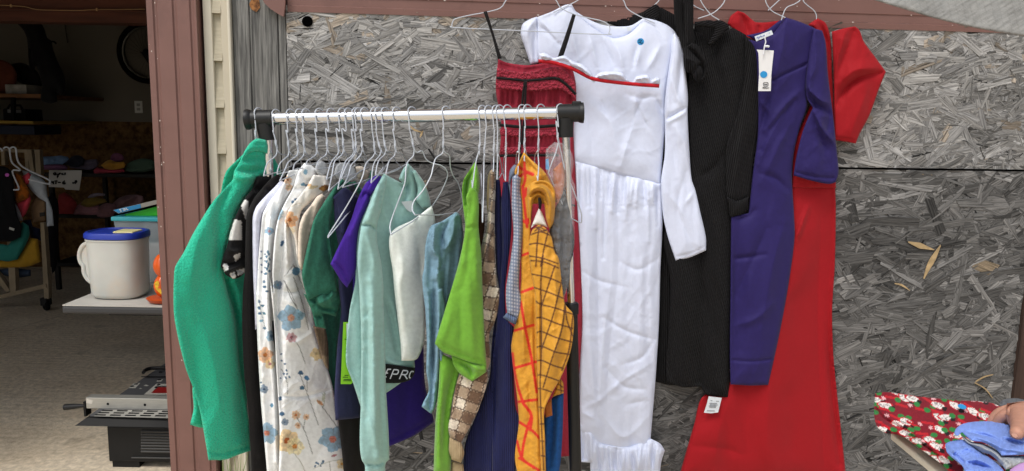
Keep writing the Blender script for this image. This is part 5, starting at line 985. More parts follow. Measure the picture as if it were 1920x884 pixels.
cloth('inner_shirt', cm('inner_white', '#d8d6d2', .9), 'F:470,582 484,600 516,682 490,673 455,669 430,684 452,625', lp(990, 1.765, 1030, 1.765), t, T=.01, back=.01, res=3)
cloth('neck_tab', BK, 'F:466,530 478,524 486,545 482,590 470,585', 1.752, t, T=.006, res=3)
t = gthing('blue_denim_jeans', 'bright blue jeans with an orange brown patch under the yellow shirt', 'jeans', 1035, 700)
BJ = cm('bright_denim', '#1d4f8c', .9, 'denim', var=.14)
cloth('body', BJ, 'G:482,660 500,610 518,580 562,562 558,720 550,840 540,905 488,905 483,760', 1.83, t, T=.022, back=.08, dr=(6, 18, 120), folds=[('G:520,590 515,700 505,860', 5, -7), ('G:545,580 540,720 530,860', 6, 6)])
cloth('patch', cm('patch_tan', '#a8632e', .9), 'G:486,615 512,586 516,655 488,664', 1.803, t, T=.004, rim=3, res=3, dr=(1, 10, 30))
cloth('waist', YC, 'G:515,580 545,500 560,520 562,564', 1.82, t, T=.012, res=2.6, color=gridc('#c98f2a', '#4a2412', ['G:530,520 560,540', 'G:525,545 562,556', 'G:548,500 552,566'], 1.6))
# 20 bagged dark jeans
t = gthing('bagged_jeans', 'dark grey jeans inside a clear plastic bag at the end of the rail', 'jeans', 1047)
cloth('jeans', cm('dark_denim', '#2d3137', .9, 'denim', var=.2), 'F:600,470 622,560 642,650 655,760 645,830 628,884 G:590,20 585,95 562,170 548,110 535,0 F:548,800 525,700 550,600 580,520', lp(1030, 1.84, 1080, 1.84), t, T=.02, back=.04, dr=(8, 18, 90), folds=[('F:600,500 580,640 590,800', 6, -8), ('F:540,700 600,720 640,700', 5, 6)])
cloth('orange_insert', cm('orange_print', '#b5663a', .7), 'F:545,380 590,340 605,420 595,500 570,560 548,520', 1.83, t, T=.01, res=4)
MB().prism('F:506,330 520,325 525,370 520,385 506,380', 1.80, .001).build('blue_sticker', mat('sky_blue', '#2b8fcb', .6), t)
PLA = mat('clear_plastic', '#e3e6ea', .16, spec=.8, alpha=.20, bump=[('noise', 5, .9, .02), ('noise', 16, .5, .006)], coords='UV')
pbg = cloth('plastic_bag', PLA, 'F:508,275 525,262 552,240 590,245 615,270 640,292 652,350 642,420 660,470 655,600 655,760 640,850 G:592,60 585,110 562,180 540,100 F:548,840 522,700 548,580 545,500 510,400 505,330', lp(1030, 1.80, 1080, 1.80), None, T=.02, back=.09, dr=(10, 16, 90), cr=(5, 15), res=3.6, folds=[('F:560,250 555,340 560,440', 4, 9), ('F:590,260 600,340 585,440', 4, -9), ('F:620,300 610,400 625,520', 4, 9), ('F:530,290 540,380 530,420', 4, -8)]); tag(pbg, 'crinkled clear plastic garment bag over the dark jeans', 'bag')
# ---------------------------------------------------------------- garments hung on the brown trim
BF = .32; AF = 1.35
GW = 'garments hung along the brown trim'
def wthing(name, label, cat, px, py, off=.1): return thing(name, label, cat, wat(np.array(float(px)), np.array(float(py)), off), GW)
def whanger(label, off, *paths):
    q0 = px_(paths[0]); root = tag(bpy.data.objects.new('wire_hanger', None), label, 'hanger', 'white wire hangers hung on the brown trim'); COL.objects.link(root)
    loc = wat(q0[0][0], q0[0][1], off); root.location = Vector(loc); root['wl'] = [float(c) for c in loc]
    for i, s_ in enumerate(paths):
        q = px_(s_); b = MB(); b.tube(at(q[:, 0], q[:, 1], wdepth(q[:, 0], q[:, 1], off + .014)), .0016, 7, smooth=4); b.build('shoulder_wire' if i else 'hook', WIRE, root, True)
    return root
def hookpath(cx, cy): return 'Z:' + ' '.join('%g,%g' % (cx + a, cy + b_) for a, b_ in ((0, 0), (1, -30), (0, -52), (-12, -66), (-24, -58), (-24, -46)))
whanger('white wire hanger shown whole above the red strap dress', .075, hookpath(1005, -25), 'Z:1005,-25 990,-18 E:452,-10 408,45 320,70 240,85 160,105 143,125 141,145 160,154 500,170 980,192 1005,185 1012,160 1000,135 960,115 830,85 745,48 712,0 Z:1020,-18 1005,-25')
whanger('white wire hanger under the white dress neckline', .045, hookpath(1118, -28), 'Z:1118,-28 1095,-12 E:838,0 800,22 700,70', 'Z:1118,-28 1150,-18 E:1085,0 1112,52 1195,100 1260,130')
whanger('white wire hanger holding the black turtleneck dress behind', .02, hookpath(1250, -30), 'Z:1250,-30 1240,-14 E:1285,0 1262,26 1230,50', 'Z:1250,-30 1270,-20 1300,10 1320,20')
whanger('white wire hanger crossing above the black ribbed dress', .08, hookpath(1330, -30), 'Z:1330,-30 1345,-18 I:352,0 308,52 240,78', 'Z:1330,-30 1316,-20 I:250,0 290,58 328,84')
whanger('white wire hanger at the shoulder of the indigo dress', .07, hookpath(1470, -32), 'Z:1470,-32 1448,-15 I:520,0 545,45 602,74', 'Z:1470,-32 1500,-14 I:664,0 640,18 605,35 585,85')
whanger('white wire hanger holding the long red dress', .03, hookpath(1530, -34), 'Z:1530,-34 1512,-18 I:676,0 690,20 718,42 730,62 731,86', 'Z:1530,-34 1480,-14 1440,20')
# red strap dress
t = wthing('strap_dress', 'dark red lace sun dress with black straps behind the rack rail', 'dress', 1005, 115)
RD = cm('burgundy_gauze', '#8c2434', .92, 'plain', attr=True, bs=1.2)
BR = cm('black_ribbon', '#0f0d0e', .7)
def gauze(x, y): return np.array(lin('#8d2636'))*(1 + .10*vn(x/2.2, y/40, 3) + .08*vn(x/1.5, y/1.5, 4))[:, None]
sd_ = wd(.055)
cloth('body', RD, 'E:395,326 440,346 560,361 650,349 716,330 758,336 800,376 822,450 826,560 812,700 Z:1080,340 1092,600 1086,700 G:586,822 550,824 Z:1000,852 940,850 E:402,884 410,640 386,540 381,470', sd_, t, T=.03, back=.02, rim=20, res=3.2, color=gauze, dr=(5, 9, 240), cr=(.8, 24), folds=[('E:395,350 560,384 720,350 790,400', 3, -2, 1), ('E:395,362 560,396 720,362 800,420', 3, -2, 1)] + [('E:%d,500 %d,600' % (x, x + random.uniform(-6, 6)), 3, random.choice([-7, 6])) for x in range(400, 820, 26)] + [('E:%d,735 %d,820' % (x, x), 3, random.choice([-6, 5])) for x in range(420, 720, 24)])
LACE = cm('burgundy_lace', '#97303f', .95, 'lace', attr=True)
def lacec(x, y): return np.array(lin('#9a3040'))*(1 + .42*np.sin(x*2*math.pi/4.6 + 1.2*np.sin(y/3.2))*np.cos(y*2*math.pi/5.2))[:, None]
def scallop(pts_top, pts_bot, amp=2.2, wl_=9):
    a = cat_open(px_(pts_top), 8); b_ = cat_open(px_(pts_bot), 30); s_ = np.concatenate([[0], np.cumsum(np.hypot(*np.diff(b_, axis=0).T))]); b_ = b_ + np.stack([0*s_, amp*np.abs(np.sin(s_*math.pi/wl_))], 1); return np.vstack([a, b_[::-1]])
lf = lambda off: wd(.055 + off)
for a, b_ in (('E:388,375 540,400 715,372 790,415 820,460', 'E:386,425 540,440 710,428 770,455 822,512'), ('E:384,440 540,456 710,442 770,470 825,530', 'E:381,486 470,494 560,500 660,496 735,490 790,520 826,552')):
    cloth('lace_tier', LACE, scallop(a, b_), lf(.033), t, T=.004, back=.001, rim=3, res=2.2, color=lacec, dr=(2, 10, 60), cr=None, smoothit=False)
for a, b_ in (('E:404,712 560,722 720,712', 'E:406,745 560,756 722,746'), ('E:404,815 560,812 720,815', 'E:406,850 560,846 722,848')):
    cloth('lace_tier', LACE, scallop(a, b_), lf(.034), t, T=.004, back=.001, rim=3, res=2.2, color=lacec, dr=(2, 10, 60), cr=None, smoothit=False)
for s_, w_ in (('E:385,432 460,438 540,446 620,442 712,434 770,468 824,522', 5.0), ('E:400,692 560,704 724,694', 6), ('E:398,862 560,860 730,858', 5), ('F:540,540 620,560 660,570', 4)):
    cloth('ribbon', BR, strip(s_, w_), lf(.038), t, T=.003, back=.001, rim=2, res=2.5, dr=None, cr=None, smoothit=False)
for s_ in ('E:545,448 535,500 526,600 518,700 512,884', 'E:548,448 546,520 542,600 534,700 526,800'):
    cloth('ribbon_tie', BR, strip(s_, 4.2), lf(.041), t, T=.003, back=.001, rim=2, res=2.5, dr=None, cr=None, smoothit=False)
for s_ in ('E:313,66 333,62 372,190 415,324 393,328 360,200', 'E:805,78 824,84 786,215 750,328 718,331 764,200'):
    cloth('strap', BR, s_, wd(.083), t, T=.003, back=.002, rim=2, res=3, dr=None, cr=None)
# white dress
t = wthing('white_dress', 'long white satin dress with red ribbon trim and ruffled hem', 'dress', 1150, 60)
WS = cm('white_satin', '#d3daee', .58, 'satin', spec=.3, sheen=.08, var=.02, bs=.22)
cloth('neck_facing', WS, 'S:300,50 380,98 440,122 500,130 580,125 645,86 650,100 610,140 560,178 500,192 450,180 390,140 345,105', wd(.02), t, T=.004, res=3.5, dr=(1, 20, 20))
AF = .9
cloth('bodice', WS, 'S:290,20 310,55 345,95 390,132 450,170 500,187 560,172 610,132 645,88 700,100 760,125 800,165 800,225 778,300 752,450 744,560 748,600 738,720 724,905 650,888 540,862 430,827 350,807 285,790 265,500 150,320 130,290 125,130 122,85 200,55 260,25', wd(.035), t, T=.04, back=.02, rim=26, res=2.8, dr=(6, 60, 140), cr=(.7, 30),
  folds=[('S:130,130 180,160 250,240', 5, -6), ('S:150,110 220,200', 4, 5), ('S:300,170 310,230 320,300', 5, 6), ('S:380,170 400,260 420,340', 6, 7), ('S:440,190 470,260 500,330', 7, -7), ('S:500,200 530,280 545,340', 7, 7), ('S:610,210 600,270 590,330', 6, -6), ('S:720,230 690,290 660,340', 7, 7), ('S:620,250 610,310', 5, 6), ('S:600,500 590,600 530,810', 9, 10), ('S:640,480 600,560 560,700', 8, -9), ('S:560,460 620,480 700,470', 6, -5), ('S:620,520 660,620', 6, -7), ('S:600,480 640,560 660,600', 5, 7), ('S:400,520 480,600 520,760', 12, 6), ('S:430,480 460,560', 6, -5), ('S:700,480 740,560', 6, -8), ('S:340,480 380,640 390,780', 14, -6), ('S:310,55 345,98 390,137 450,176 500,193 560,178 612,138 645,95', 3, -3, 1), ('S:645,90 700,130 745,200', 4, -4)])
cloth('sleeve', WS, 'S:122,82 90,93 52,118 42,165 58,220 78,280 90,318 132,306 130,200', wd(.03), t, T=.035, rim=16, res=3.6, dr=(6, 14, 80), cr=(.8, 20), folds=[('S:115,95 80,140 70,200', 5, 6), ('S:120,130 105,220 110,300', 4, -6)])
cloth('sleeve', WS, 'S:790,160 826,200 840,300 858,480 856,540 865,740 878,884 H:385,110 400,175 415,245 415,278 370,297 332,306 310,240 297,180 291,90 S:744,760 745,600 742,540 755,400 772,280 778,200', wd(.055), t, T=.04, back=.025, rim=20, res=3.4, dr=(6, 26, 200), cr=(.9, 26),
  folds=[('S:745,588 790,560 855,522', 4, -9), ('S:748,600 800,575 856,540', 5, 6), ('S:790,200 780,300 765,420 760,540', 6, 7), ('S:830,260 820,380 800,500', 7, -7), ('S:800,220 840,360 850,470', 5, 5), ('S:770,350 800,460 830,520', 6, 6), ('S:800,620 840,700 860,820', 9, 6), ('S:770,640 790,760 800,880', 9, -7), ('H:330,296 372,288 412,268', 3, -3, 1), ('H:310,120 350,180 360,280', 9, 6), ('H:360,60 340,160 380,270', 8, -6), ('H:380,120 360,150', 5, 5)])
AF = .6
cloth('skirt', WS, 'H:46,26 90,38 130,50 180,63 240,78 293,93 296,200 290,330 286,480 276,640 266,760 262,812 200,828 125,824 98,800 66,772 64,560 60,300 52,100', wd(.035), t, T=.042, back=.02, rim=26, res=2.8, dr=(7, 24, 500), cr=(.7, 28),
  folds=[('H:%d,%d %d,%d' % (x, 36 + (x - 46)*.24, x + random.uniform(-8, 8), 150 + random.uniform(-40, 160)), 5, random.choice([-13, 12])) for x in range(60, 290, 13)] + [('H:150,80 160,300 130,560 122,800', 12, 8), ('H:170,80 175,320 150,560 140,780', 10, -8), ('H:75,60 90,300 100,560 110,760', 13, 10), ('H:110,80 120,400 118,740', 8, -10), ('H:200,90 240,300 230,560 240,780', 18, 8), ('H:130,460 200,500 280,525', 5, -6), ('H:120,690 180,640 260,590', 7, 6), ('H:190,590 240,570 275,520', 6, -7), ('H:140,600 190,650 250,660', 6, -6), ('H:130,730 190,790 260,730', 7, 6), ('H:200,700 250,690', 6, -5), ('H:70,330 120,360 200,380', 5, -4), ('H:180,310 230,330 285,300', 6, -5), ('H:70,720 110,740', 5, 5)])
AF = 1.2
cloth('hem_ruffle', WS, 'H:64,754 84,762 104,776 122,804 160,814 200,817 264,794 290,808 302,826 292,860 288,905 98,905 97,860 70,858', wd(.045), t, T=.035, back=.02, rim=12, res=2.8, dr=(10, 9, 160), cr=(1.5, 14), folds=[('H:66,758 104,780 122,808 200,820 262,799', 3, -6, 1)] + [('H:%d,%d %d,884' % (x, 826 if x > 118 else 775, x + random.uniform(-8, 8)), 4, random.choice([-8, 7])) for x in range(70, 292, 11)])
cloth('chest_frill', WS, 'S:130,262 160,258 205,282 255,272 300,300 350,318 384,352 398,382 425,356 490,348 538,356 560,385 582,408 605,372 660,364 682,392 700,380 722,382 722,412 600,410 540,396 470,392 420,386 400,404 380,388 345,362 290,330 190,305 130,300', wd(.094), t, T=.012, back=.004, rim=4, res=2.6, dr=(9, 8, 30), cr=(3, 9), folds=[('S:150,275 200,282 255,285 300,308 345,335 385,368', 3, 9, 1), ('S:425,372 490,362 540,372 580,398', 3, 9, 1), ('S:610,386 660,380 715,396', 3, 9, 1)])
cloth('red_ribbon', cm('red_ribbon', '#b3121f', .5, 'satin'), strip('S:128,299 200,306 290,334 345,362 392,384 470,398 600,412 718,420', 7), wd(.102), t, T=.004, back=.002, rim=2, res=3, dr=None, cr=None, smoothit=False)
stk = MB().prism(ell(*(px_('S:627,204')[0]), 6.6, 6.6), wd(.104), .0012).build('sticker', mat('sky_blue', '#2b8fcb', .6), t)
b = MB()
for s_ in ('S:617,200 622,195 630,197 634,203', 'S:615,207 624,208 633,213 639,207', 'S:624,203 630,207'):
    q = px_(s_); b.prism(strip(q, 1.1), wd(.1052), .0006)
b.build('sticker_mark', mat('ink_blue', '#12283c', .7), stk)
MB().prism('S:560,134 580,134 582,150 562,152', wd(.035), .0015).build('size_label', mat('label_white', '#d5dce2', .7), t)
AF = 1.35
# black turtleneck dress behind
RB = mat('black_rib', lin('#1a191b'), .92, bump=[('waveX', 8.0, 1.0, .008), ('noise', 60, .2, .001)], coords='UV', sheen=.02, spec=.2)
t = wthing('turtleneck_dress', 'black ribbed turtleneck dress with a tied sash, behind the white dress', 'dress', 1240, 30)
cloth('body', RB, 'S:462,112 560,82 640,58 700,24 790,72 850,120 Z:1312,60 1332,300 1325,500 1312,700 J:112,598 45,586 58,450 68,200 75,100 Z:1236,380 1230,200 S:650,200 540,142', wd(.0), t, T=.022, back=.008, rim=14, res=4, dr=(6, 30, 300))
cloth('collar', RB, 'S:640,58 700,20 716,30 720,90 690,110 650,90', wd(.026), t, T=.012, rim=6, res=3.4, dr=(2, 14, 40), rot=60)
cloth('sash', RB, 'I:138,-20 222,-20 222,120 226,185 205,215 182,230 165,170 145,100', wd(.07), t, T=.02, rim=10, res=3.2, dr=(8, 12, 200), folds=[('I:178,0 182,100 190,190', 5, -12), ('I:205,0 206,100 208,180', 4, 8)])
cloth('sash_knot', RB, 'I:182,200 215,178 238,188 256,215 275,255 278,300 262,332 240,342 222,325 212,300 200,305 186,290 180,250', wd(.085), t, T=.036, back=.02, rim=14, res=2.8, dr=(8, 12, 40), cr=(3, 14), folds=[('I:200,200 230,230 270,280', 5, -12), ('I:190,240 225,260 240,330', 5, 12), ('I:225,300 245,270 265,300 250,330', 4, -14)])
# black ribbed dress in front
t = wthing('ribbed_dress', 'black diagonal ribbed long sleeved dress with a white care label at its hem', 'dress', 1350, 60)
RB2 = mat('black_rib_front', lin('#1b1a1c'), .9, bump=[('waveX', 8.0, 1.0, .008), ('noise', 60, .2, .001)], coords='UV', sheen=.02, spec=.2)
cloth('body', RB2, 'I:222,128 232,132 262,140 285,190 310,172 352,128 385,118 440,146 450,300 440,500 405,620 Z:1376,380 1373,500 1368,700 J:300,560 291,639 250,636 220,630 200,602 150,606 90,592 86,560 95,420 100,250 80,100 Z:1292,330 I:205,560 196,400 205,300 214,200', wd(.035), t, T=.03, back=.02, rim=18, res=3.8, dr=(8, 34, 340), rot=-14, folds=[('J:200,60 205,300 200,600', 12, -9), ('J:120,60 140,300 150,600', 20, 8), ('J:260,60 270,300 285,600', 14, 6), ('I:360,620 300,700 230,740', 10, -5), ('J:95,590 200,603 292,632', 3, -2, 1)])
cloth('neck_back', RB2, 'I:226,92 300,86 318,100 312,150 285,192 268,198 240,150 226,130', wd(.025), t, T=.006, res=3.4, dr=None)
cloth('collar', RB2, 'I:290,92 330,84 362,100 372,118 350,135 315,172 290,192 282,180 305,140 308,118 250,112 226,112 226,90', wd(.066), t, T=.012, rim=5, res=2.8, dr=(2, 12, 30), rot=70)
cloth('sleeve', RB2, 'I:436,150 470,168 490,220 494,320 490,500 472,650 455,800 442,884 J:352,10 340,28 322,34 302,40 296,22 I:372,884 358,800 360,600 400,480 430,330', wd(.055), t, T=.032, back=.02, rim=16, res=3.6, dr=(6, 24, 260), rot=10, folds=[('I:450,160 440,300 420,450', 6, -6), ('I:430,520 410,650 400,800', 8, 6), ('I:362,820 400,835 450,815', 3, -3, 1)])
cloth('cuff', RB2, 'I:360,815 400,832 452,815 442,884 J:354,10 342,30 300,42 294,20 I:372,884', wd(.066), t, T=.03, back=.01, rim=10, res=3.2, dr=(7, 8, 60))
lb = MB().prism('J:228,636 271,641 259,689 236,692 212,690 222,660', wd(.05), .0012).build('care_label', mat('label_white', '#d5dce2', .7), t)
b = MB()
for y_, xa, xb in ((650, 234, 240), (652, 252, 262), (659, 230, 256), (664, 232, 258), (668, 228, 254), (672, 230, 252), (684, 222, 248)): b.prism(px_('J:%g,%g %g,%g %g,%g %g,%g' % (xa, y_ - .9, xb, y_ - .4, xb, y_ + .9, xa, y_ + .4)), wd(.0518), .0005)
b.build('label_print', mat('label_ink', '#4a4a4e', .8), lb)
# indigo dress
t = wthing('indigo_dress', 'indigo blue jersey dress with a white price tag', 'dress', 1465, 60)
ID = cm('indigo_jersey', '#241a56', .72, 'plain', spec=.3, sheen=.06, bs=.7)
cloth('neck_facing', ID, 'I:440,148 520,128 590,80 602,78 600,95 560,135 490,172', wd(.05), t, T=.004, res=3.4, dr=None)
cloth('body', ID, 'I:440,160 490,172 552,138 602,72 660,90 725,118 716,180 696,280 688,370 692,440 662,530 637,640 630,740 638,884 J:513,100 490,280 460,440 425,598 370,600 300,596 298,500 300,300 302,40 I:450,884 470,700 488,560 484,300 470,200', wd(.06), t, T=.034, back=.02, rim=18, res=3.4, dr=(7, 44, 280), cr=(1.4, 34),
  folds=[('I:550,332 620,298 692,266', 3, -6, 1), ('I:605,90 590,200 560,320', 9, 5), ('I:660,380 600,440 520,540', 8, 7), ('I:640,420 570,500 500,620', 7, -7), ('I:600,460 540,560 490,680', 7, 6), ('I:560,340 530,430 495,560', 6, -6), ('I:620,520 560,640 500,760', 11, 5), ('I:500,720 560,740 628,800', 7, -5), ('J:310,20 340,40 380,20', 7, -6), ('J:305,180 350,175 415,165', 5, -5), ('J:480,60 440,200 400,420', 16, 7), ('J:330,60 320,260 330,480', 16, -6), ('J:440,330 380,380 320,400', 9, 5), ('J:420,80 370,190 320,300', 10, -5), ('J:302,515 370,520 440,512', 3, -3, 1), ('I:500,420 540,470', 5, 5)])
cloth('sleeve', ID, 'I:720,118 755,128 768,170 778,300 800,480 815,620 822,722 811,756 790,763 700,747 636,728 648,650 676,540 705,470 716,448 692,408 686,350 696,262 708,180', wd(.072), t, T=.034, back=.02, rim=16, res=3.2, dr=(6, 30, 200), cr=(1.4, 26),
  folds=[('I:690,380 720,420 715,455', 6, -12), ('I:700,370 740,410 780,430', 6, 8), ('I:705,465 740,440 790,480', 6, -8), ('I:720,460 760,540 812,600', 6, 9), ('I:715,480 750,580 770,620', 7, -8), ('I:730,180 725,280 700,340', 7, 6), ('I:700,360 720,450 710,470', 5, 9), ('I:640,712 720,732 810,740', 3, -3, 1), ('I:690,400 720,430', 4, -9)])
lbl = MB().prism('I:475,152 545,126 552,143 482,172', wd(.092), .0015).build('neck_label', mat('label_white', '#d5dce2', .7), t)
b = MB()
for s_ in ('I:484,160 488,154 494,158 490,163', 'I:496,157 499,150 506,154', 'I:508,152 514,147 522,150', 'I:534,138 538,137'): b.prism(strip(px_(s_), 1.0), wd(.0935), .0005)
b.build('label_print', mat('label_blue', '#5a72b0', .7), lbl)
tg = MB().prism('T:214,350 392,360 376,504 366,612 360,780 230,780 240,600 236,440 232,384', wd(.122), .0012).build('price_tag', mat('tag_white', '#dfe0e6', .55), t)
MB().prism(ell(*(px_('T:288,608')[0]), 6.8, 6.4), wd(.1235), .0006).build('blue_dot', mat('sky_blue', '#2b8fcb', .6), tg)
b = MB()
for s_ in ('T:288,712 284,700 292,692 304,690 318,690 330,694 334,706 332,722 318,734 302,736 290,728 288,712', 'T:298,704 302,722 308,708', 'T:314,706 318,720 324,704', 'T:278,752 282,740 286,752', 'T:278,748 292,746 300,752 306,746 314,752 322,746 330,750 344,744'): b.prism(strip(px_(s_), .9), wd(.1236), .0005)
b.build('tag_emblem', mat('tag_ink', '#26262a', .7), tg)
b = MB(); q = px_('T:316,175 300,230 308,270 296,310 290,350 286,390 280,405'); b.tube(at(q[:, 0], q[:, 1], wdepth(q[:, 0], q[:, 1], .142)), .0018, 6, smooth=3); q = px_('T:300,318 320,314 342,320'); b.tube(at(q[:, 0], q[:, 1], wdepth(q[:, 0], q[:, 1], .142)), .0035, 6); b.build('tag_string', mat('string_white', '#dfe1e6', .8), tg)
# long red dress
t = wthing('red_dress', 'long bright red dress with flared skirt and cape sleeve', 'dress', 1530, 60)
RE = cm('red_crepe', '#980b17', .78, 'plain', spec=.3, sheen=.05, var=.03, bs=.5)
cloth('cape', RE, 'I:362,100 375,68 405,45 432,55 480,92 520,93 585,85 610,130 600,180 440,180 395,130', wd(.03), t, T=.03, back=.01, rim=14, res=3.6, dr=(6, 20, 60), folds=[('I:420,60 440,110 450,150', 7, -8), ('I:490,95 500,140', 6, -6)])
cloth('bodice', RE, 'I:698,102 735,76 768,95 788,150 796,300 806,480 808,590 812,780 630,780 640,600 700,450 760,300 740,160', wd(.03), t, T=.03, back=.02, rim=10, res=3.6, dr=(6, 18, 200), folds=[('I:740,90 780,200 795,400', 6, -9), ('I:720,100 765,240 790,420', 5, 6)])
cloth('sleeve', RE, 'I:795,132 845,118 890,110 908,124 926,170 975,238 1019,298 990,370 950,480 908,560 894,596 850,588 806,582 804,400 800,250', wd(.045), t, T=.045, back=.02, rim=18, res=3.4, dr=(6, 40, 160), folds=[('I:1014,298 920,320 860,360 815,430', 9, -16), ('I:1000,290 900,290 830,340', 14, 10), ('I:890,120 860,200 810,330', 12, -9), ('I:850,140 820,240 806,340', 8, 8), ('I:940,380 900,480 870,570', 14, 6), ('I:806,572 850,578 898,585', 3, -3, 1)])
cloth('skirt', RE, 'I:628,735 700,745 808,765 J:649,0 646,200 637,350 641,500 655,640 684,905 128,905 180,725 205,640 Z:1370,715 1440,560 1480,400', wd(.02), t, T=.045, back=.02, rim=20, res=4.2, dr=(9, 70, 420), cr=(.8, 60), folds=[('J:520,20 480,300 430,560 420,860', 30, 9), ('J:600,40 590,400 610,860', 26, -9), ('J:640,300 635,560 665,860', 8, -9), ('J:300,620 260,760 250,880', 26, 7), ('J:180,800 280,810 340,830', 9, -4), ('J:555,10 530,80 515,120', 6, 9)])
BF = .5; AF = 1.2
# ---------------------------------------------------------------- table corner with folded clothes, and the hand
z_t = float(at(1672., 814., 1.50)[2])
tb = thing('display_table', 'beige edged table corner under folded clothes', 'table', (1.4, 1.35, 0))
p1, p2_ = atz(1670., 812., z_t), atz(1776., 900., z_t); ex = np.array([1.25, .12, 0])
TB = mat('beige_top', '#d3ccbc', .6)
b = MB(); top = [p2_, p2_ + ex, p1 + ex, p1]; b.hexa([q - [0, 0, .014] for q in top], top); b.build('tabletop', TB, tb, bevel=.003)
for q in (p1 + [.12, -.04, 0], p2_ + [.1, .06, 0], p1 + ex + [-.1, -.04, 0], p2_ + ex + [-.1, .06, 0]): MB().tube([q - [0, 0, .023], (q[0], q[1], .002)], .014, 10).build('leg', mat('leg_grey', '#6e6a63', .6), tb, True)
HB = []
def holi(x, y):
    R = np.random.default_rng(3); c = np.tile(np.array(lin('#7a1222')), (len(x), 1)); c *= (1 + .10*vn(x/1.6, y/1.6, 3))[:, None]
    x0, y0 = px_('L:160,590')[0]; n = 0
    for iy in range(15):
        for ix in range(22):
            cx = 1628 + ix*14 + (iy % 2)*7 + R.uniform(-4, 4); cy = 726 + iy*11.2 + R.uniform(-3, 3); k = (ix*3 + iy*5 + int(R.integers(0, 2))) % 7; rot = R.uniform(.1, .6); dx, dy = x - cx, y - cy
            u = dx*math.cos(rot) + dy*math.sin(rot); v = -dx*math.sin(rot) + dy*math.cos(rot)
            if k == 0 or (k == 4 and ix % 4 == 1):
                m = (u/16)**2 + (v/6.5)**2 < 1 ; c[m] = lin('#c01a28')
                m = (u/12.5)**2 + (v/5.4)**2 < 1 + .25*vn(x/3, y/3, iy); c[m] = np.array(lin('#e2dcd6'))*(1 - .6*(vn(x/2.0, y/1.6, 6) > .30))[m][:, None]
                m = ((u - 14)/5)**2 + ((v - 2)/4)**2 < 1; c[m] = lin('#1a1214')
            elif k in (2, 5):
                m = (u/6.6)**2 + (v/4.3)**2 < 1; c[m] = lin('#2a7a3a')
            elif k == 3:
                an = np.arctan2(v*1.4, u); m = np.hypot(u, v*1.4) < 5.4*(.35 + .65*np.abs(np.cos(3*an))); c[m] = lin('#e0a9ac')
            elif k == 6:
                m = (np.abs(u) < 12) & (np.abs(v) < 2.2); c[m] = lin('#b51a26')
    return np.clip(c, 0, 1)
zs = z_t + .03
o = cloth('holiday_fabric', cm('holiday_cotton', '#7a1222', .9, attr=True), 'L:162,592 180,588 200,587 330,604 480,618 590,626 632,640 640,680 720,700 820,760 820,910 500,910 440,884 400,850 330,800 262,752 240,745 200,740 172,722 160,690 158,640', zpl(zs), None, T=.03, back=.03, rim=9, res=2.0, color=holi, dr=(6, 40, 40), cr=(2, 24), folds=[('L:165,650 200,690 260,722 340,785 420,845', 4, -14, 1), ('L:165,690 220,722 300,770 380,830', 5, 8, 1), ('L:200,590 200,650 185,700', 5, -6)], origin=atz(1720., 800., zs)); tag(o, 'red folded holiday print fabric with white and green motifs on the table corner', 'fabric')
MB().prism(ell(*(px_('Q:563,232')[0]), 8, 4.2, rot=.25), lambda x, y: zpl(zs)(x, y) - .042, .002).build('sticker', mat('sky_blue', '#2b8fcb', .6), o)
o = cloth('grey_knit', cm('grey_heather', '#5c5f63', .95, attr=True), 'Q:925,215 960,170 1040,148 1110,145 1200,165 1320,200 1320,260 1150,245 1000,240 935,235', lambda x, y: zpl(z_t + .03)(x, y), None, T=.04, back=.04, res=2.6, color=lambda x, y: np.array(lin('#5a5d61'))*(1 + .3*vn(x/1.5, y/5, 3))[:, None], dr=(8, 20, 16)); tag(o, 'grey heather knit lying behind the hand on the table', 'knitwear')
CH = cm('blue_chambray', '#7a95da', .92, 'denim', var=.10)
zc = lambda d, k=0: (lambda x, y: zpl(z_t + .05)(x, y) - d)
o = cloth('white_tee', cm('white_cotton', '#d6d9de', .9), 'Q:580,850 650,845 760,862 900,880 1000,884 1000,960 560,960', zc(.06), None, T=.02, res=3); tag(o, 'white tee under the blue folded shirt at the photo edge', 'shirt')
t = thing('blue_chambray_shirt', 'soft blue folded shirt held over the table by the hand', 'shirt', atz(1840., 830., z_t + .06))
cloth('lower_fold', CH, 'Q:388,610 420,590 480,575 560,562 640,600 760,690 860,760 930,820 985,884 990,950 600,950 580,870 560,830 500,780 450,740 405,690', zc(.085), t, T=.03, back=.03, rim=8, res=2.2, dr=(7, 22, 30), cr=(1.6, 14), folds=[('Q:480,690 600,650 700,690 780,780', 4, 9), ('Q:430,690 540,760 600,850', 4, -9), ('Q:600,780 720,770 880,840', 4, 8), ('Q:640,800 760,830 870,860', 4, -10), ('Q:700,660 720,740', 3, -7)])
cloth('upper_fold', CH, 'Q:478,498 500,450 560,408 640,388 800,378 920,384 1000,396 1060,415 1120,470 1200,540 1330,560 1330,720 1200,718 1080,722 960,726 930,690 870,640 760,590 660,575 590,520 560,490 520,525 490,520', zc(.125), t, T=.03, back=.03, rim=10, res=2.2, dr=(6, 26, 26), cr=(1.4, 14), folds=[('Q:560,480 700,500 860,540 960,600', 4, -8), ('Q:600,500 760,560 900,620 1000,660 1180,680', 5, 9), ('Q:985,560 1060,585 1190,610', 4, -12), ('Q:600,400 800,420 1000,450', 8, 5), ('Q:980,520 1100,560 1200,590', 4, 8)])
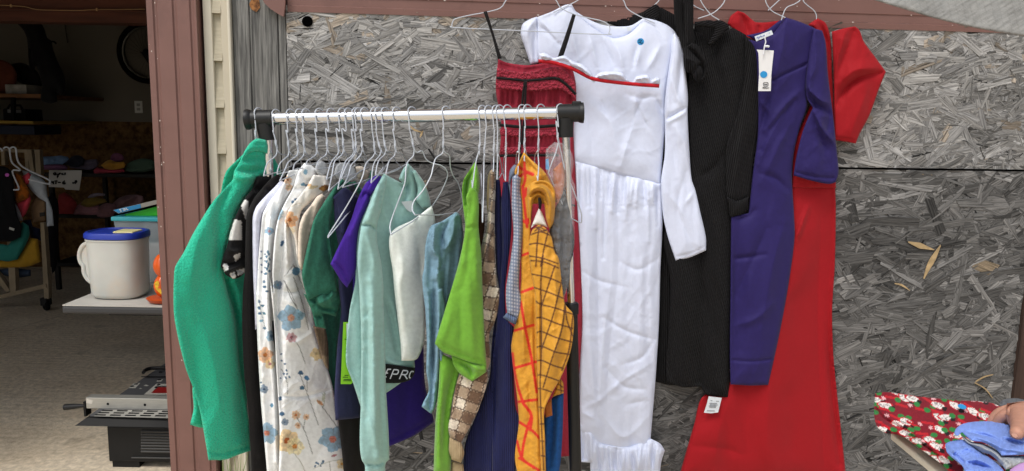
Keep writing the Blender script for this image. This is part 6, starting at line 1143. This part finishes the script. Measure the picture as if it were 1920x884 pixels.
o = cloth('grey_lined_tee', cm('pale_grey_cotton', '#9fa3a6', .92, 'knit', bs=.5), 'Q:545,515 590,540 650,585 760,600 870,650 940,700 965,730 1180,725 1330,730 1330,860 1180,800 1060,850 1000,870 960,820 900,760 840,715 760,690 680,640 600,590', zc(.10), None, T=.024, res=2.4, dr=(7, 16, 26), cr=(3, 12), folds=[('Q:560,530 700,610 850,680 960,730', 4, 7), ('Q:860,720 940,780 990,860', 4, -7), ('Q:980,740 1050,800', 3, 6)]); tag(o, 'pale grey tee folded between the two layers of the blue shirt', 'shirt')
o = cloth('lilac_card', mat('lilac', '#c79ad0', .6), 'Q:1040,870 1130,812 1200,790 1330,800 1330,960 1060,960', zc(.145), None, T=.008, res=3, dr=None, cr=None); tag(o, 'lilac printed item at the lower corner under the blue shirt', 'packaging')
# ---- the person: one body, standing beside the table, right hand on the blue shirt
zh_ = zc(.170)
def H(x, y, d=0): p = px_('Q:%g,%g' % (x, y))[0]; return at(p[0], p[1], float(zh_(p[0], p[1])) - d)
SKIN = mat('skin', '#b0826e', .6, spec=.35, sss=.12, var=.10, vscale=60, bump=[('noise', 180, .35, .002), ('noise', 45, .25, .003)])
def skinmesh(name, joints, edges, m_, parent, lev=2, origin=None):
    root_ = np.array(parent['wl']) if parent is not None else np.array(origin)
    me = bpy.data.meshes.new(name); me.from_pydata([tuple(np.array(j[0]) - root_) for j in joints], edges, []); me.materials.append(m_)
    o = bpy.data.objects.new(name, me); COL.objects.link(o)
    if parent is not None: o.parent = parent
    else: o.location = Vector(root_)
    o['wl'] = list(map(float, root_))
    md = o.modifiers.new('skin', 'SKIN'); md.use_smooth_shade = True
    for i, j in enumerate(joints):
        r = j[1]; me.skin_vertices[0].data[i].radius = (r, r) if np.isscalar(r) else r
    me.skin_vertices[0].data[0].use_root = True
    sb = o.modifiers.new('sub', 'SUBSURF'); sb.levels = lev; sb.render_levels = lev
    return o
J = []; E_ = []
def add(p, r, par=None): J.append((p, r)); i = len(J) - 1; (E_.append((par, i)) if par is not None else None); return i
palm = H(1160, 330, .012)
k0 = add(palm, .026)
kn = add(H(1080, 300, .012), .021, k0)
i1 = add(H(1010, 275, .010), .0125, kn); i2 = add(H(945, 288, .002), .0112, i1); i3 = add(H(880, 345, -.035), .010, i2); add(H(835, 430, -.08), .008, i3)
m1 = add(H(1035, 305, .016), .0125, kn); m2 = add(H(970, 318, .0), .0112, m1); m3 = add(H(925, 378, -.04), .010, m2); add(H(890, 470, -.085), .008, m3)
r1 = add(H(1075, 345, .004), .0115, kn); r2 = add(H(1025, 375, -.035), .010, r1); add(H(990, 470, -.085), .0085, r2)
l1 = add(H(1130, 250, -.01), .012, k0); l2 = add(H(1060, 245, -.018), .009, l1); add(H(1005, 262, -.022), .0075, l2)
t1 = add(H(1150, 400, .020), .0175, k0); t2 = add(H(1135, 455, .026), .0135, t1); add(H(1104, 518, .024), .0112, t2)
wr = add(H(1300, 300, .01), (.030, .022), k0)
el = add(np.array([1.28, .92, 1.02]), .042, wr); shd = add(np.array([1.40, .86, 1.32]), .052, el)
ch = add(np.array([1.55, .84, 1.30]), (.14, .11), shd); nk_ = add(np.array([1.57, .85, 1.46]), .055, ch); hd0 = add(np.array([1.565, .86, 1.56]), .075, nk_); hd1 = add(np.array([1.56, .87, 1.66]), .092, hd0); add(np.array([1.56, .86, 1.73]), .055, hd1)
ws_ = add(np.array([1.56, .82, 1.08]), (.145, .105), ch); hp = add(np.array([1.56, .82, .92]), (.16, .12), ws_)
for sg, sy in ((-.10, .0), (.10, .02)):
    a = add(np.array([1.56 + sg, .82 + sy, .80]), .085, hp); b2 = add(np.array([1.56 + sg, .83 + sy, .47]), .058, a); c2_ = add(np.array([1.56 + sg, .80 + sy, .09]), .042, b2); add(np.array([1.55 + sg, .94 + sy, .04]), .036, c2_)
s2 = add(np.array([1.71, .84, 1.31]), .052, ch); e2 = add(np.array([1.78, .84, 1.03]), .042, s2); w2 = add(np.array([1.77, .92, .80]), .028, e2); add(np.array([1.77, .96, .71]), .026, w2)
per = thing('person', 'person mostly outside the picture reaching a bare hand onto the folded blue shirt', 'person', (1.56, .84, 0))
body = skinmesh('body', J, E_, SKIN, per)
GARM = mat('navy_tee_cloth', '#23304a', .9); TRS = mat('dark_trousers_cloth', '#2a2a2c', .9)
c3 = [(np.array([1.40, .86, 1.33]), .062), (np.array([1.55, .84, 1.30]), (.152, .122)), (np.array([1.71, .84, 1.32]), .062), (np.array([1.565, .82, 1.08]), (.158, .118)), (np.array([1.56, .82, .95]), (.17, .13)), (np.array([1.34, .88, 1.19]), .060), (np.array([1.745, .84, 1.18]), .060), (np.array([1.57, .85, 1.40]), .072)]
skinmesh('tee_shirt', [c3[1], c3[0], c3[2], c3[3], c3[4], c3[5], c3[6], c3[7]], [(0, 1), (0, 2), (0, 3), (3, 4), (1, 5), (2, 6), (0, 7)], GARM, per)
skinmesh('trousers', [(np.array([1.56, .82, .93]), (.172, .132)), (np.array([1.46, .82, .80]), .098), (np.array([1.46, .83, .47]), .072), (np.array([1.46, .80, .12]), .060), (np.array([1.66, .84, .80]), .098), (np.array([1.66, .85, .47]), .072), (np.array([1.66, .82, .12]), .060)], [(0, 1), (1, 2), (2, 3), (0, 4), (4, 5), (5, 6)], TRS, per)
skinmesh('hair', [(np.array([1.56, .83, 1.74]), .075), (np.array([1.56, .80, 1.68]), .085), (np.array([1.565, .79, 1.60]), .06)], [(0, 1), (1, 2)], mat('hair_brown', '#2a1c14', .6), per)
MB().prism('Q:1072,516 1090,508 1112,512 1122,530 1108,546 1084,540', lambda x, y: zh_(x, y) - .0365, .003).build('thumbnail', mat('nail', '#c99a86', .35), per)
